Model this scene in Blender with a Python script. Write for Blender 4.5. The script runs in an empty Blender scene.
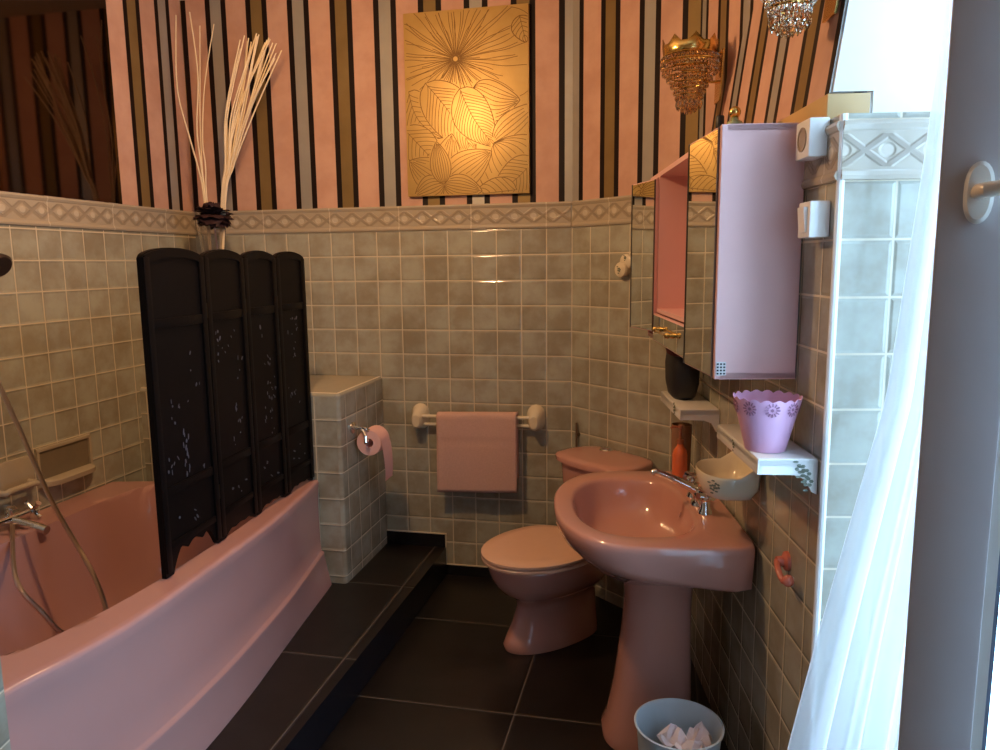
import bpy, bmesh, math, random
from mathutils import Vector as V, Matrix
random.seed(7)
S = bpy.context.scene
COL = S.collection
PI = math.pi

# ---------------------------------------------------------------- frames of the room
H = 1.6375
DL = V((0.2141, 0.9768, 0)); NL = V((0.9768, -0.2141, 0))      # depth of left side / across the room
DR = V((0.041, 0.9992, 0)); NR = V((0.9992, -0.041, 0))
DD = V((-0.607, 0.7947, 0)); ND = V((0.7947, 0.607, 0))
BL = V((-1.630, 4.107, 0)); BR = V((0.355, 3.672, 0)); DC = V((0.792, 3.099, 0))
Z = V((0, 0, 1))

class Fr:
    """a wall frame: u along the wall, w out into the room, z up"""
    def __init__(s, o, u, w): s.o, s.u, s.w = V(o), V(u), V(w)
    def __call__(s, u, w, z): return s.o + s.u * u + s.w * w + Z * z
BF = Fr(BR, NL, -DL)          # back wall
LF = Fr(BL, -DL, NL)          # left wall, u grows towards the camera
DF = Fr(BR, -DD, -ND)         # slanting wall behind the toilet
RF = Fr(DC, -DR, -NR)         # right wall, u grows towards the camera

# ---------------------------------------------------------------- mesh builder
class MB:
    def __init__(s): s.bm = bmesh.new(); s.uv = s.bm.loops.layers.uv.new('UVMap')
    def v(s, p): return s.bm.verts.new(p)
    def face(s, pts, mi=0, uvs=None):
        f = s.bm.faces.new([s.v(p) for p in pts]); f.material_index = mi
        if uvs:
            for l, q in zip(f.loops, uvs): l[s.uv].uv = q
        return f
    def loft(s, rings, cap0=True, cap1=True, closed=True, mi=0):
        R = [[s.v(p) for p in r] for r in rings]
        n = len(R[0])
        for a, b in zip(R, R[1:]):
            for i in range(n if closed else n - 1):
                j = (i + 1) % n
                s.bm.faces.new((a[i], a[j], b[j], b[i])).material_index = mi
        if cap0: s.bm.faces.new(list(reversed(R[0]))).material_index = mi
        if cap1: s.bm.faces.new(R[-1]).material_index = mi
        return R
    def grid(s, rows): s.loft(rows, False, False, False)
    def box(s, fr, u0, u1, w0, w1, z0, z1, mi=0, bev=0):
        t = MB() if bev else s
        c = [fr(u, w, z) for z in (z0, z1) for (u, w) in ((u0, w0), (u1, w0), (u1, w1), (u0, w1))]
        vs = [t.v(p) for p in c]
        for q in ((0,3,2,1),(4,5,6,7),(0,1,5,4),(1,2,6,5),(2,3,7,6),(3,0,4,7)):
            t.bm.faces.new([vs[i] for i in q]).material_index = mi
        if bev:
            bmesh.ops.recalc_face_normals(t.bm, faces=t.bm.faces)
            bmesh.ops.bevel(t.bm, geom=t.bm.edges[:], offset=bev, segments=2, profile=.6, affect='EDGES')
            s.add(t, mi)
        return s
    def add(s, t, mi=None):
        m = {}
        for x in t.bm.verts: m[x] = s.v(x.co)
        for f in t.bm.faces:
            try:
                g = s.bm.faces.new([m[x] for x in f.verts]); g.material_index = f.material_index if mi is None else mi
            except ValueError: pass
        t.bm.free()
    def tube(s, pts, r, n=8, cap=True, mi=0):
        pts = [V(p) for p in pts]
        rr = r if isinstance(r, (list, tuple)) else [r] * len(pts)
        prev = None; rings = []
        for i, p in enumerate(pts):
            d = (pts[min(i+1, len(pts)-1)] - pts[max(i-1, 0)]).normalized()
            if prev is None:
                x = d.cross(V((0,0,1)) if abs(d.z) < .9 else V((1,0,0))).normalized()
            else:
                x = (prev - d * prev.dot(d)).normalized()
            prev = x; y = d.cross(x)
            rings.append([p + (x * math.cos(2*PI*k/n) + y * math.sin(2*PI*k/n)) * rr[i] for k in range(n)])
        s.loft(rings, cap, cap, True, mi)
        return s
    def lathe(s, c, prof, n=24, ax=Z, sx=None, cap0=True, cap1=True, mi=0):
        c = V(c); ax = V(ax).normalized()
        x = V(sx) if sx else ax.cross(V((0,0,1)) if abs(ax.z) < .9 else V((1,0,0))).normalized()
        y = ax.cross(x)
        s.loft([[c + ax*h + (x*math.cos(2*PI*k/n) + y*math.sin(2*PI*k/n))*max(r,1e-4) for k in range(n)] for r, h in prof], cap0, cap1, True, mi)
        return s
    def ball(s, c, r, n=10, m=6, sc=(1,1,1)):
        c = V(c)
        rings = []
        for i in range(1, m):
            a = PI*i/m
            rings.append([c + V((math.cos(2*PI*k/n)*math.sin(a)*r*sc[0], math.sin(2*PI*k/n)*math.sin(a)*r*sc[1], -math.cos(a)*r*sc[2])) for k in range(n)])
        s.loft(rings, True, True)
        return s
    def prism(s, pts, off):
        """closed outline extruded along off"""
        off = V(off); s.loft([[V(p) for p in pts], [V(p)+off for p in pts]]); return s
    def build(s, name, mat, parent=None, loc=None, smooth=True, angle=35, recalc=True):
        if recalc: bmesh.ops.recalc_face_normals(s.bm, faces=s.bm.faces)
        base = V((0,0,0))
        if parent is not None: base = wloc(parent)
        if loc is not None: base = V(loc)
        for x in s.bm.verts: x.co -= base
        me = bpy.data.meshes.new(name); s.bm.to_mesh(me); s.bm.free()
        o = bpy.data.objects.new(name, me); COL.objects.link(o)
        for m in (mat if isinstance(mat, (list, tuple)) else [mat]): me.materials.append(m)
        if smooth:
            me.polygons.foreach_set('use_smooth', [True]*len(me.polygons))
            try: me.set_sharp_from_angle(angle=math.radians(angle))
            except Exception: pass
        if parent is not None: o.parent = parent
        elif loc is not None: o.location = base
        return o

def wloc(o):
    p = V(o.location)
    while o.parent: o = o.parent; p = p + V(o.location)
    return p
def tag(o, label, cat, group=None, kind=None):
    o['label'] = label; o['category'] = cat
    if group: o['group'] = group
    if kind: o['kind'] = kind
    return o
def thing(name, label, cat, loc, group=None):
    o = bpy.data.objects.new(name, None); COL.objects.link(o); o.location = loc; o.empty_display_size = .05
    return tag(o, label, cat, group)
def copy_tree(o, delta, parent=None):
    c = o.copy(); COL.objects.link(c)
    if parent is None: c.location = V(o.location) + V(delta)
    else: c.parent = parent
    for ch in list(o.children): copy_tree(ch, (0,0,0), c)
    return c
def structure(o, label, cat): return tag(o, label, cat, None, 'structure')

# ---------------------------------------------------------------- materials
class NT:
    def __init__(s, name):
        s.m = bpy.data.materials.new(name); s.m.use_nodes = True
        s.t = s.m.node_tree; s.b = s.t.nodes['Principled BSDF']; s.out = s.t.nodes['Material Output']
    def n(s, k, **kw):
        x = s.t.nodes.new(k)
        for a, b in kw.items(): setattr(x, a, b)
        return x
    def l(s, a, b): s.t.links.new(a, b)
    def math(s, op, a, b=None, c=None, clamp=False):
        x = s.n('ShaderNodeMath', operation=op, use_clamp=clamp)
        for i, q in enumerate((a, b, c)):
            if q is None: continue
            if isinstance(q, (int, float)): x.inputs[i].default_value = q
            else: s.l(q, x.inputs[i])
        return x.outputs[0]
    def mix(s, f, a, b):
        x = s.n('ShaderNodeMix', data_type='RGBA')
        for q, i in ((f, 0), (a, 6), (b, 7)):
            if isinstance(q, (int, float)): x.inputs[i].default_value = q
            elif isinstance(q, tuple): x.inputs[i].default_value = (*q, 1)
            else: s.l(q, x.inputs[i])
        return x.outputs[2]
    def ss(s, x, a, b):
        m = s.n('ShaderNodeMapRange', interpolation_type='SMOOTHSTEP')
        s.l(x, m.inputs[0]); m.inputs[1].default_value = a; m.inputs[2].default_value = b
        return m.outputs[0]
    def uv(s):
        u = s.n('ShaderNodeUVMap'); sp = s.n('ShaderNodeSeparateXYZ'); s.l(u.outputs[0], sp.inputs[0])
        return u.outputs[0], sp.outputs[0], sp.outputs[1]
    def noise(s, scale, vec=None, detail=3, rough=.5):
        x = s.n('ShaderNodeTexNoise'); x.inputs['Scale'].default_value = scale; x.inputs['Detail'].default_value = detail; x.inputs['Roughness'].default_value = rough
        if vec is not None: s.l(vec, x.inputs['Vector'])
        else:
            g = s.n('ShaderNodeTexCoord'); s.l(g.outputs['Object'], x.inputs['Vector'])
        return x.outputs['Fac']
    def bump(s, h, strength=.3, dist=.002):
        x = s.n('ShaderNodeBump'); x.inputs['Strength'].default_value = strength; x.inputs['Distance'].default_value = dist
        s.l(h, x.inputs['Height']); s.l(x.outputs[0], s.b.inputs['Normal']); return x
    def set(s, color=None, rough=None, metal=None, **kw):
        if color is not None:
            if isinstance(color, tuple): s.b.inputs['Base Color'].default_value = (*color, 1)
            else: s.l(color, s.b.inputs['Base Color'])
        if rough is not None:
            if isinstance(rough, (int, float)): s.b.inputs['Roughness'].default_value = rough
            else: s.l(rough, s.b.inputs['Roughness'])
        if metal is not None:
            if isinstance(metal, (int, float)): s.b.inputs['Metallic'].default_value = metal
            else: s.l(metal, s.b.inputs['Metallic'])
        for k, q in kw.items(): s.b.inputs[k.replace('_', ' ')].default_value = q
        return s.m

def plain(name, c, rough=.4, metal=0., var=.12, scale=18, bump=0., **kw):
    t = NT(name); f = t.noise(scale)
    d = tuple(x*(1-var) for x in c); e = tuple(min(1, x*(1+var)) for x in c)
    m = t.set(t.mix(f, d, e), rough, metal, **kw)
    if bump: t.bump(t.noise(scale*8), bump, .001)
    return m

def tile_mat(name, base_a, base_b, grout, size=.125, z0=.05625, u0=0., gw=.019, rough=.10):
    t = NT(name); vec, u, v = t.uv()
    us = t.math('DIVIDE', t.math('SUBTRACT', u, u0), size); vs = t.math('DIVIDE', t.math('SUBTRACT', v, z0), size)
    fu = t.math('ABSOLUTE', t.math('SUBTRACT', t.math('FRACT', us), .5)); fv = t.math('ABSOLUTE', t.math('SUBTRACT', t.math('FRACT', vs), .5))
    e = t.math('SUBTRACT', .5, t.math('MAXIMUM', fu, fv))          # distance to the tile edge
    g = t.ss(e, gw*.75, gw*1.35)
    cid = t.n('ShaderNodeCombineXYZ'); t.l(t.math('FLOOR', us), cid.inputs[0]); t.l(t.math('FLOOR', vs), cid.inputs[1])
    wn = t.n('ShaderNodeTexWhiteNoise', noise_dimensions='3D'); t.l(cid.outputs[0], wn.inputs[0])
    cloud = t.noise(6.5, vec, 4, .6)
    k = t.math('ADD', t.math('MULTIPLY', wn.outputs[0], .30), t.math('MULTIPLY', t.ss(cloud, .33, .67), .70))
    col = t.mix(k, base_a, base_b)
    t.set(t.mix(g, grout, col), t.mix(g, (.6,.6,.6), (rough,)*3))
    hgt = t.ss(e, gw*.6, gw*4.5)
    t.bump(t.math('ADD', hgt, t.math('MULTIPLY', t.noise(7, vec, 2), .6)), .8, .0025)
    return t.m

TA, TB, TG = (.285,.245,.175), (.43,.425,.345), (.64,.55,.40)
M_tile = tile_mat('taupe_wall_tile', TA, TB, TG)
M_tile_left = tile_mat('taupe_wall_tile_half_shift', TA, TB, TG, u0=.0625, z0=.045)
M_tile_ledge = tile_mat('taupe_ledge_tile', TA, TB, TG, z0=0)
M_ledge_top = plain('beige_ledge_top', (.47,.40,.28), .2, var=.06)
M_floor = tile_mat('slate_floor_tile', (.0075,.0055,.0048), (.014,.0105,.009), (.11,.09,.075), size=.66, z0=2.49, u0=-.506, gw=.0035, rough=.33)
M_floor_black = plain('black_riser_tile', (.008,.008,.011), .25, var=.3)

def border_mat():
    t = NT('moulded_border_tile'); vec, u, v = t.uv()
    # two crossing zigzags make diamonds; an oval sits in each diamond
    us = t.math('DIVIDE', u, .1875); vv = t.math('DIVIDE', t.math('SUBTRACT', v, 1.868), .034)
    tri = t.math('SUBTRACT', t.math('MULTIPLY', t.math('ABSOLUTE', t.math('SUBTRACT', t.math('FRACT', us), .5)), 4.), 1.)   # -1..1
    z1 = t.math('ABSOLUTE', t.math('SUBTRACT', tri, vv)); z2 = t.math('ABSOLUTE', t.math('ADD', tri, vv))
    zz = t.math('MINIMUM', z1, z2)
    line = t.math('SUBTRACT', 1., t.ss(zz, .14, .34))
    inb = t.math('LESS_THAN', t.math('ABSOLUTE', vv), 1.0)
    line = t.math('MULTIPLY', line, inb)
    ou = t.math('DIVIDE', t.math('SUBTRACT', t.math('FRACT', t.math('ADD', t.math('MULTIPLY', us, 2.), .5)), .5), .22)
    ov = t.math('DIVIDE', vv, .52)
    d = t.math('ADD', t.math('MULTIPLY', ou, ou), t.math('MULTIPLY', ov, ov))
    oval = t.math('SUBTRACT', 1., t.ss(d, .35, .9))
    j = t.math('ABSOLUTE', t.math('SUBTRACT', t.math('FRACT', t.math('DIVIDE', t.math('SUBTRACT', u, -.125), .375)), .5))
    joint = t.ss(j, .490, .496)
    c = t.mix(line, (.43,.36,.265), (.31,.25,.18)); c = t.mix(oval, c, (.56,.48,.37)); c = t.mix(joint, c, (.62,.53,.40))
    c = t.mix(t.math('MULTIPLY', t.noise(9, vec), .35), c, (.36,.30,.24))
    t.set(c, .14)
    t.bump(t.math('SUBTRACT', oval, t.math('MULTIPLY', line, .8)), .7, .004)
    return t.m
M_border = border_mat()

def paper_mat(name, shift):
    t = NT(name); vec, u, v = t.uv()
    P = .2281
    q = t.math('FRACT', t.math('DIVIDE', t.math('ADD', t.math('SUBTRACT', u, shift), P*.5 + P*20), P))
    a = t.math('ABSOLUTE', t.math('SUBTRACT', q, .5))                 # 0 at the stripe centre
    par = t.math('FRACT', t.math('DIVIDE', t.math('ADD', t.math('SUBTRACT', u, shift), P*.5 + P*20), 2*P))
    gold = t.math('GREATER_THAN', par, .5)
    band = t.math('SUBTRACT', 1., t.ss(a, .128, .138)); grp = t.math('SUBTRACT', 1., t.ss(a, .252, .262))
    sh = t.noise(5, vec, 4, .6)
    silver = t.mix(sh, (.33,.31,.28), (.48,.45,.40)); au = t.mix(sh, (.19,.12,.045), (.34,.235,.10))
    c = t.mix(t.ss(sh, .3, .7), (.53,.30,.22), (.62,.375,.28))
    c = t.mix(grp, c, (.010,.004,.0035)); c = t.mix(band, c, t.mix(gold, silver, au))
    t.set(c, t.mix(band, (.55,.55,.55), (.33,.33,.33)), t.math('MULTIPLY', band, .35), Specular_IOR_Level=.2)
    t.bump(t.noise(60, vec), .08, .002)
    return t.m
M_paper_back = paper_mat('striped_wallpaper_back', -.0066)
M_paper_left = paper_mat('striped_wallpaper_left', .152)
M_paper_diag = paper_mat('striped_wallpaper_slant', -.0066 + .02)
M_paper_right = paper_mat('striped_wallpaper_right', .484 - .4562*2)

M_white = plain('white_paint', (.78,.78,.76), .6, var=.03)
M_ceiling = plain('cream_ceiling_paint', (.62,.56,.47), .8, var=.04)
M_cream = plain('cream_wall_paint', (.50,.42,.33), .8, var=.06)
M_pink = plain('pink_glazed_porcelain', (.56,.275,.22), .12, var=.04, scale=6, Coat_Weight=.4, Coat_Roughness=.06)
M_pink_tub = plain('pink_enamel', (.50,.262,.232), .18, var=.04, scale=5, Coat_Weight=.3, Coat_Roughness=.08)
M_seat = plain('pale_pink_plastic', (.74,.47,.34), .25, var=.03)
M_cer = plain('cream_ceramic', (.74,.64,.47), .15, var=.03)
M_cer_tile = plain('beige_tile_ceramic', (.47,.39,.28), .15, var=.05)
M_cer_white = plain('white_ceramic', (.82,.80,.76), .12, var=.02)
M_chrome = plain('chrome', (.78,.76,.74), .12, 1., var=.03)
M_brass = plain('polished_brass', (.80,.52,.16), .2, 1., var=.08)
M_towel = plain('pink_terry_cloth', (.62,.385,.32), .95, var=.10, scale=120, bump=.5)
M_tissue = plain('pink_tissue_paper', (.84,.50,.46), .9, var=.04, scale=60)
M_lacq = plain('black_lacquer', (.0045,.0032,.0032), .42, var=.3, scale=30, Specular_IOR_Level=.12)
M_dkbrass = plain('dark_brass', (.05,.035,.015), .4, .8)
M_lacq_in = plain('dark_lacquer_panel', (.014,.010,.009), .3, var=.35, scale=24)
M_pearl = plain('mother_of_pearl', (.10,.095,.115), .3, var=.4, scale=80)
M_cab = plain('pink_lacquered_board', (.74,.43,.40), .35, var=.03)
M_cab_side = M_cab
M_black = plain('black_plastic', (.012,.011,.012), .5, var=.2)
M_burg = plain('burgundy_fabric', (.10,.012,.02), .8, var=.2)
M_gold_wood = plain('varnished_ochre_wood', (.56,.36,.15), .35, var=.12, scale=10)
M_rose = plain('dark_burgundy_silk', (.035,.010,.013), .7, var=.3)
M_twig = plain('bleached_twig', (.78,.64,.44), .7, var=.1)
M_sash = plain('grey_white_window_paint', (.56,.53,.56), .45, var=.03)
M_handle = plain('white_plastic', (.80,.77,.72), .3, var=.02)
M_bin = plain('pale_grey_blue_plastic', (.50,.56,.60), .35, var=.04)
M_pot = plain('lilac_painted_metal', (.72,.40,.58), .4, var=.04)
M_pot_dark = plain('dark_lilac', (.30,.13,.22), .6)
M_orange = plain('orange_liquid', (.75,.17,.06), .12, Coat_Weight=.5)
M_flowers = plain('grey_green_flower_glaze', (.16,.19,.14), .2, var=.3)
M_red = plain('coral_glaze', (.60,.16,.10), .2, var=.2)
M_drop = None
def glassy(name, c, rough=.02, ior=1.45, w=1.):
    t = NT(name); t.set(c, rough); t.b.inputs['Transmission Weight'].default_value = w; t.b.inputs['IOR'].default_value = ior
    f = t.noise(30); t.l(t.mix(f, tuple(x*.97 for x in c), c), t.b.inputs['Base Color'])
    return t.m
M_glass = glassy('clear_glass', (.95,.93,.92))
M_crystal = glassy('amber_crystal', (.98,.80,.58), .03, 1.6)
M_greenglass = plain('green_glass', (.33,.36,.16), .08, Coat_Weight=.5)
def mirror(name, c, rough=.015):
    t = NT(name); f = t.noise(3); t.set(t.mix(f, tuple(x*.96 for x in c), c), rough, 1.); return t.m
M_mirror = mirror('silvered_mirror', (.86,.87,.80))
M_smoke = mirror('smoked_mirror', (.085,.055,.04), .05)
def gold_leaf():
    t = NT('gold_leaf_canvas'); f = t.noise(14, None, 4); t.set(t.mix(f, (.54,.335,.10), (.68,.45,.165)), .42, .6); t.bump(t.noise(90), .25, .001); return t.m
M_gold = gold_leaf()
M_line = plain('brown_engraved_line', (.22,.11,.02), .5, .3)
def curtain_mat():
    t = NT('sheer_white_voile'); t.set((.9,.9,.9), .8)
    tr = t.n('ShaderNodeBsdfTranslucent'); tr.inputs[0].default_value = (.92,.93,.96,1)
    tp = t.n('ShaderNodeBsdfTransparent'); df = t.n('ShaderNodeBsdfDiffuse'); 
    f = t.noise(400)
    t.l(t.mix(f, (.84,.84,.86), (.90,.90,.92)), df.inputs[0])
    m1 = t.n('ShaderNodeMixShader'); m1.inputs[0].default_value = .6; t.l(df.outputs[0], m1.inputs[1]); t.l(tr.outputs[0], m1.inputs[2])
    m2 = t.n('ShaderNodeMixShader'); m2.inputs[0].default_value = .22; t.l(m1.outputs[0], m2.inputs[1]); t.l(tp.outputs[0], m2.inputs[2])
    t.l(m2.outputs[0], t.out.inputs[0]); return t.m
M_curtain = curtain_mat()
def pane_mat():
    t = NT('window_glass')
    tp = t.n('ShaderNodeBsdfTransparent'); gl = t.n('ShaderNodeBsdfGlossy'); gl.inputs['Roughness'].default_value = .02
    f = t.noise(2); t.l(t.mix(f, (.93,.97,.97), (.96,.98,.98)), tp.inputs[0])
    m = t.n('ShaderNodeMixShader'); m.inputs[0].default_value = .08; t.l(tp.outputs[0], m.inputs[1]); t.l(gl.outputs[0], m.inputs[2]); t.l(m.outputs[0], t.out.inputs[0]); return t.m
M_pane = pane_mat()
def lamp_mat():
    t = NT('lit_lamp_glass'); t.set((1,.85,.6), .4); t.b.inputs['Emission Color'].default_value = (1,.62,.28,1); t.b.inputs['Emission Strength'].default_value = 6.; return t.m
M_lamp = lamp_mat()

# ---------------------------------------------------------------- setting
CEIL = 2.995
BT, BT2 = 1.806, 1.93            # border strip
def wall(name, label, fr, length, segs, e0=.12, e1=.12, thick=.12, lean0=0, lean1=0):
    """segs: (z0, z1, material slot); the face looks along fr.w"""
    mb = MB()
    mats = []
    for z0, z1, m in segs:
        if m not in mats: mats.append(m)
        mi = mats.index(m)
        u0, u1 = -e0, length + e1
        def out(u, z): return 0 if z < 2.0 else ((lean0 + (lean1-lean0)*(u/max(length,.01))) * (z-2.0))
        q = [(u0, z0), (u1, z0), (u1, z1), (u0, z1)]
        mb.face([fr(u, out(u, z), z) for u, z in q], mi, q)
        mb.face([fr(u, -thick, z) for u, z in reversed(q)], mi, list(reversed(q)))
        for (ua, za, ub, zb) in ((u0,z0,u1,z0), (u1,z1,u0,z1)):
            mb.face([fr(ua, out(ua,za), za), fr(ua, -thick, za), fr(ub, -thick, zb), fr(ub, out(ub,zb), zb)], mi)
        # end faces, with their own tile coordinates
        for uu in (u0, u1):
            p = [(0, z0), (-thick, z0), (-thick, z1), (0, z1)]
            mb.face([fr(uu, w if w else out(uu, z), z) for w, z in p], mi, [(-w + .004, z) for w, z in p])
    o = mb.build(name, mats, smooth=False, recalc=True)
    return structure(o, label, 'wall')

wl = 2.0324
wall('wall_back', 'back wall, taupe square tiles below striped pink, black and gold wallpaper', Fr(BR, NL, -DL), 0, [(0, BT2, M_tile), (BT2, CEIL, M_paper_back)], e0=wl+.12, e1=.08)
wall('wall_left', 'left wall along the bathtub, taupe tiles below striped wallpaper', LF, 5.2, [(0, BT2, M_tile_left), (BT2, CEIL, M_paper_left)], e1=0)
wall('wall_slant', 'short slanting wall behind the toilet, taupe tiles below striped wallpaper', DF, .72, [(0, BT2, M_tile), (BT2, CEIL, M_paper_diag)], e0=.08, e1=.08)
RW_END = 1.45
wall('wall_right', 'right wall above the washbasin, covered in taupe tiles and ending at the window', RF, RW_END, [(0, 1.945, M_tile)], e0=.1, e1=0, thick=.40)
UW_END = 1.365
wall('wall_right_upper', 'upper right wall with striped wallpaper above the wooden ledge', RF, UW_END, [(2.0045, CEIL, M_paper_right)], e0=.1, e1=0, thick=.40, lean0=-.01, lean1=-.13)
# white plastered window jamb above the ledge
o = MB()
pts = [(-.13*(CEIL-2.0)-.003, CEIL), (-.40, CEIL), (-.40, 1.9455), (-.094, 1.9455), (-.094, 2.006), (-.006, 2.006)]
o.prism([RF(UW_END+.001, w, z) for w, z in pts], -DR*.006)
structure(o.build('trim_1', M_white, smooth=False), 'white plaster window jamb above the tiled reveal', 'window jamb')

mb = MB()
fl = [V((-3.2,-1.0,0)), V((1.3,-1.0,0)), V((1.3,4.4,0)), V((-3.2,4.4,0))]
mb.face(fl, 0, [(p.dot(NL), p.dot(DL)) for p in fl]); mb.face([p - Z*.1 for p in fl])
structure(mb.build('floor', M_floor, smooth=False, recalc=False), 'dark slate tiled bathroom floor', 'floor')
mb = MB(); mb.prism([V((-3.2,-1.0,CEIL)), V((1.3,-1.0,CEIL)), V((1.3,4.4,CEIL)), V((-3.2,4.4,CEIL))], Z*.1)
structure(mb.build('ceiling', M_ceiling, smooth=False), 'cream painted ceiling above the bathroom', 'ceiling')
XF = Fr((0,0,0), (1,0,0), (0,1,0))
mb = MB(); mb.box(XF, -3.1, 1.2, -.95, -.83, 0, CEIL)
structure(mb.build('wall_front', M_cream, smooth=False), 'cream wall behind the viewer', 'wall')
mb = MB(); mb.box(XF, .68, 1.2, -.83, .72, 0, CEIL)
structure(mb.build('wall_right_near', M_white, smooth=False), 'white wall on the near side of the window', 'wall')
mb = MB(); mb.box(XF, .74, 1.13, .72, 1.64, 0, .30); mb.box(XF, .74, 1.13, .72, 1.64, 2.62, CEIL)
structure(mb.build('wall_window', M_white, smooth=False), 'white wall under and over the window', 'wall')

# platform beside the bathtub (one step up)
def pl(x, y): return V((x, y, 0))
def riser_x(y): return -.6985 + (y-2.136)*.2192
mb = MB()
PZ = .15
a0, a1 = pl(riser_x(1.0), 1.0), BF(-.664, .001, 0)
b0 = pl(-2.45, 1.0); b1 = LF(.001, .001, 0)
top = [p + Z*PZ for p in (b0, a0, a1, b1)]
mb.face(top, 0, [(p.dot(NL), p.dot(DL)) for p in top])
mb.face([a0, a1, a1 + Z*PZ, a0 + Z*PZ], 1)
mb.face([b0, a0, a0 + Z*PZ, b0 + Z*PZ], 1)
structure(mb.build('trim_2', [M_floor, M_floor_black], smooth=False, recalc=False), 'low dark tiled platform step beside the bathtub', 'step')
# black skirting along the back wall, stepping up on the platform
mb = MB(); mb.box(BF, -.664, 0, 0, .008, 0, .056); mb.box(BF, -.70, -.664, 0, .0085, 0, .222); mb.box(BF, -1.12, -.70, 0, .008, PZ, .222)
structure(mb.build('baseboard_back', M_floor_black, smooth=False), 'black tile skirting along the foot of the back wall', 'skirting')
mb = MB(); mb.box(BF, -.664, 0, .0, .010, .056, .0605); mb.box(BF, -1.12, -.664, 0, .010, .222, .2265); mb.box(BF, -.668, -.662, 0, .010, .056, .226)
structure(mb.build('trim_3', plain('cream_edge_profile', (.66,.56,.42), .3), smooth=False), 'thin cream edge strip above the black skirting', 'edge strip')

# moulded border strips
def border(name, fr, u0, u1, label, zs=0.):
    prof = [(0, BT), (.009, BT+.002), (.012, BT+.010), (.009, BT+.018), (.006, BT+.022), (.006, BT2-.022), (.009, BT2-.018), (.013, BT2-.009), (.010, BT2-.001), (0, BT2)]
    mb = MB()
    for (w0, z0), (w1, z1) in zip(prof, prof[1:]):
        mb.face([fr(u0, w0, z0+zs), fr(u1, w0, z0+zs), fr(u1, w1, z1+zs), fr(u0, w1, z1+zs)], 0, [(u0, z0), (u1, z0), (u1, z1), (u0, z1)])
    for u in (u0, u1): mb.face([fr(u, w, z+zs) for w, z in prof])
    structure(mb.build(name, M_border, angle=60), label, 'border')
border('trim_4', BF, -2.026, -.006, 'moulded diamond and oval border tiles along the back wall')
border('trim_5', LF, .006, 3.0, 'moulded diamond and oval border tiles along the left wall')
border('trim_6', DF, .006, .71, 'moulded diamond and oval border tiles along the slanting wall')
border('trim_7', RF, .01, RW_END, 'moulded diamond and oval border tiles along the right wall')
EF = Fr(RF(RW_END, 0, 0), NR, -DR)
border('trim_8', EF, 0, .39, 'moulded border tiles across the window reveal')
# rounded white edge tile on the corner of the window reveal
mb = MB(); mb.tube([RF(RW_END-.003, -.003, z) for z in (.0, .9, 1.944)], .0085, 10)
structure(mb.build('trim_9', M_cer_white), 'narrow rounded white edge tile on the corner of the window reveal', 'edge tile')
# wooden ledge on top of the tiled right wall
mb = MB(); mb.box(RF, .05, UW_END+.004, -.090, .004, 1.947, 2.003, bev=.003)
structure(mb.build('trim_10', M_gold_wood), 'varnished wooden ledge on top of the tiled right wall', 'ledge')

# tiled ledge wall at the far end of the bathtub
HF = Fr((-.733, 3.359, 0), -NL, DL)           # u to the left, w towards the back wall
mb = MB()
HZ = 1.062; hd = .536; hl = 1.16
r = .018
def hface(pts, uvs): mb.face(pts, 0, uvs)
q = [(r,PZ),(hl,PZ),(hl,HZ-r),(r,HZ-r)]; hface([HF(u,0,z) for u,z in q], [(u+.0,z-HZ) for u,z in q])
q = [(r,PZ),(hd,PZ),(hd,HZ-r),(r,HZ-r)]; hface([HF(0,w,z) for w,z in q], [(w+.06,z-HZ) for w,z in q])
q = [(r,r),(hl,r),(hl,hd),(r,hd)]; mb.face([HF(u,w,HZ) for u,w in q], 1)
def arc(n=5): return [(1-math.cos(PI/2*i/n), 1-math.sin(PI/2*i/n)) for i in range(n+1)]
# rounded vertical edge, front top edge, side top edge
A = [(r*x, r*y) for x, y in arc()]
mb.loft([[HF(u, w, PZ) for u, w in A], [HF(u, w, HZ-r) for u, w in A]], False, False, False)
B = [(r*(1-math.sin(PI/2*i/5)), r*(1-math.cos(PI/2*i/5))) for i in range(6)]   # (offset from face, drop)
B = [(r - r*math.cos(PI/2*i/5), HZ - r + r*math.sin(PI/2*i/5)) for i in range(6)]
mb.loft([[HF(r, w, z) for w, z in B], [HF(hl, w, z) for w, z in B]], False, False, False)
mb.loft([[HF(w, r, z) for w, z in B], [HF(w, hd, z) for w, z in B]], False, False, False)
for (w0, z0), (w1, z1) in zip(B, B[1:]):
    mb.face([HF(r - (r-w0)*c0, r - (r-w0)*s0, z0) for c0, s0 in ((1,0),(.707,.707),(0,1))] + [HF(r - (r-w1)*c0, r - (r-w1)*s0, z1) for c0, s0 in ((0,1),(.707,.707),(1,0))] if r-w1 > 1e-5 else [HF(r - (r-w0)*c0, r - (r-w0)*s0, z0) for c0, s0 in ((1,0),(.707,.707),(0,1))] + [HF(r, r, z1)])
for f_ in mb.bm.faces:
    if f_.material_index == 0 and all(l_[mb.uv].uv.length < 1e-6 for l_ in f_.loops):
        for l_ in f_.loops: l_[mb.uv].uv = (.0625, l_.vert.co.z - HZ)
structure(mb.build('wall_ledge', [M_tile_ledge, M_ledge_top], angle=50), 'low tiled ledge wall at the far end of the bathtub', 'ledge wall')

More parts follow.
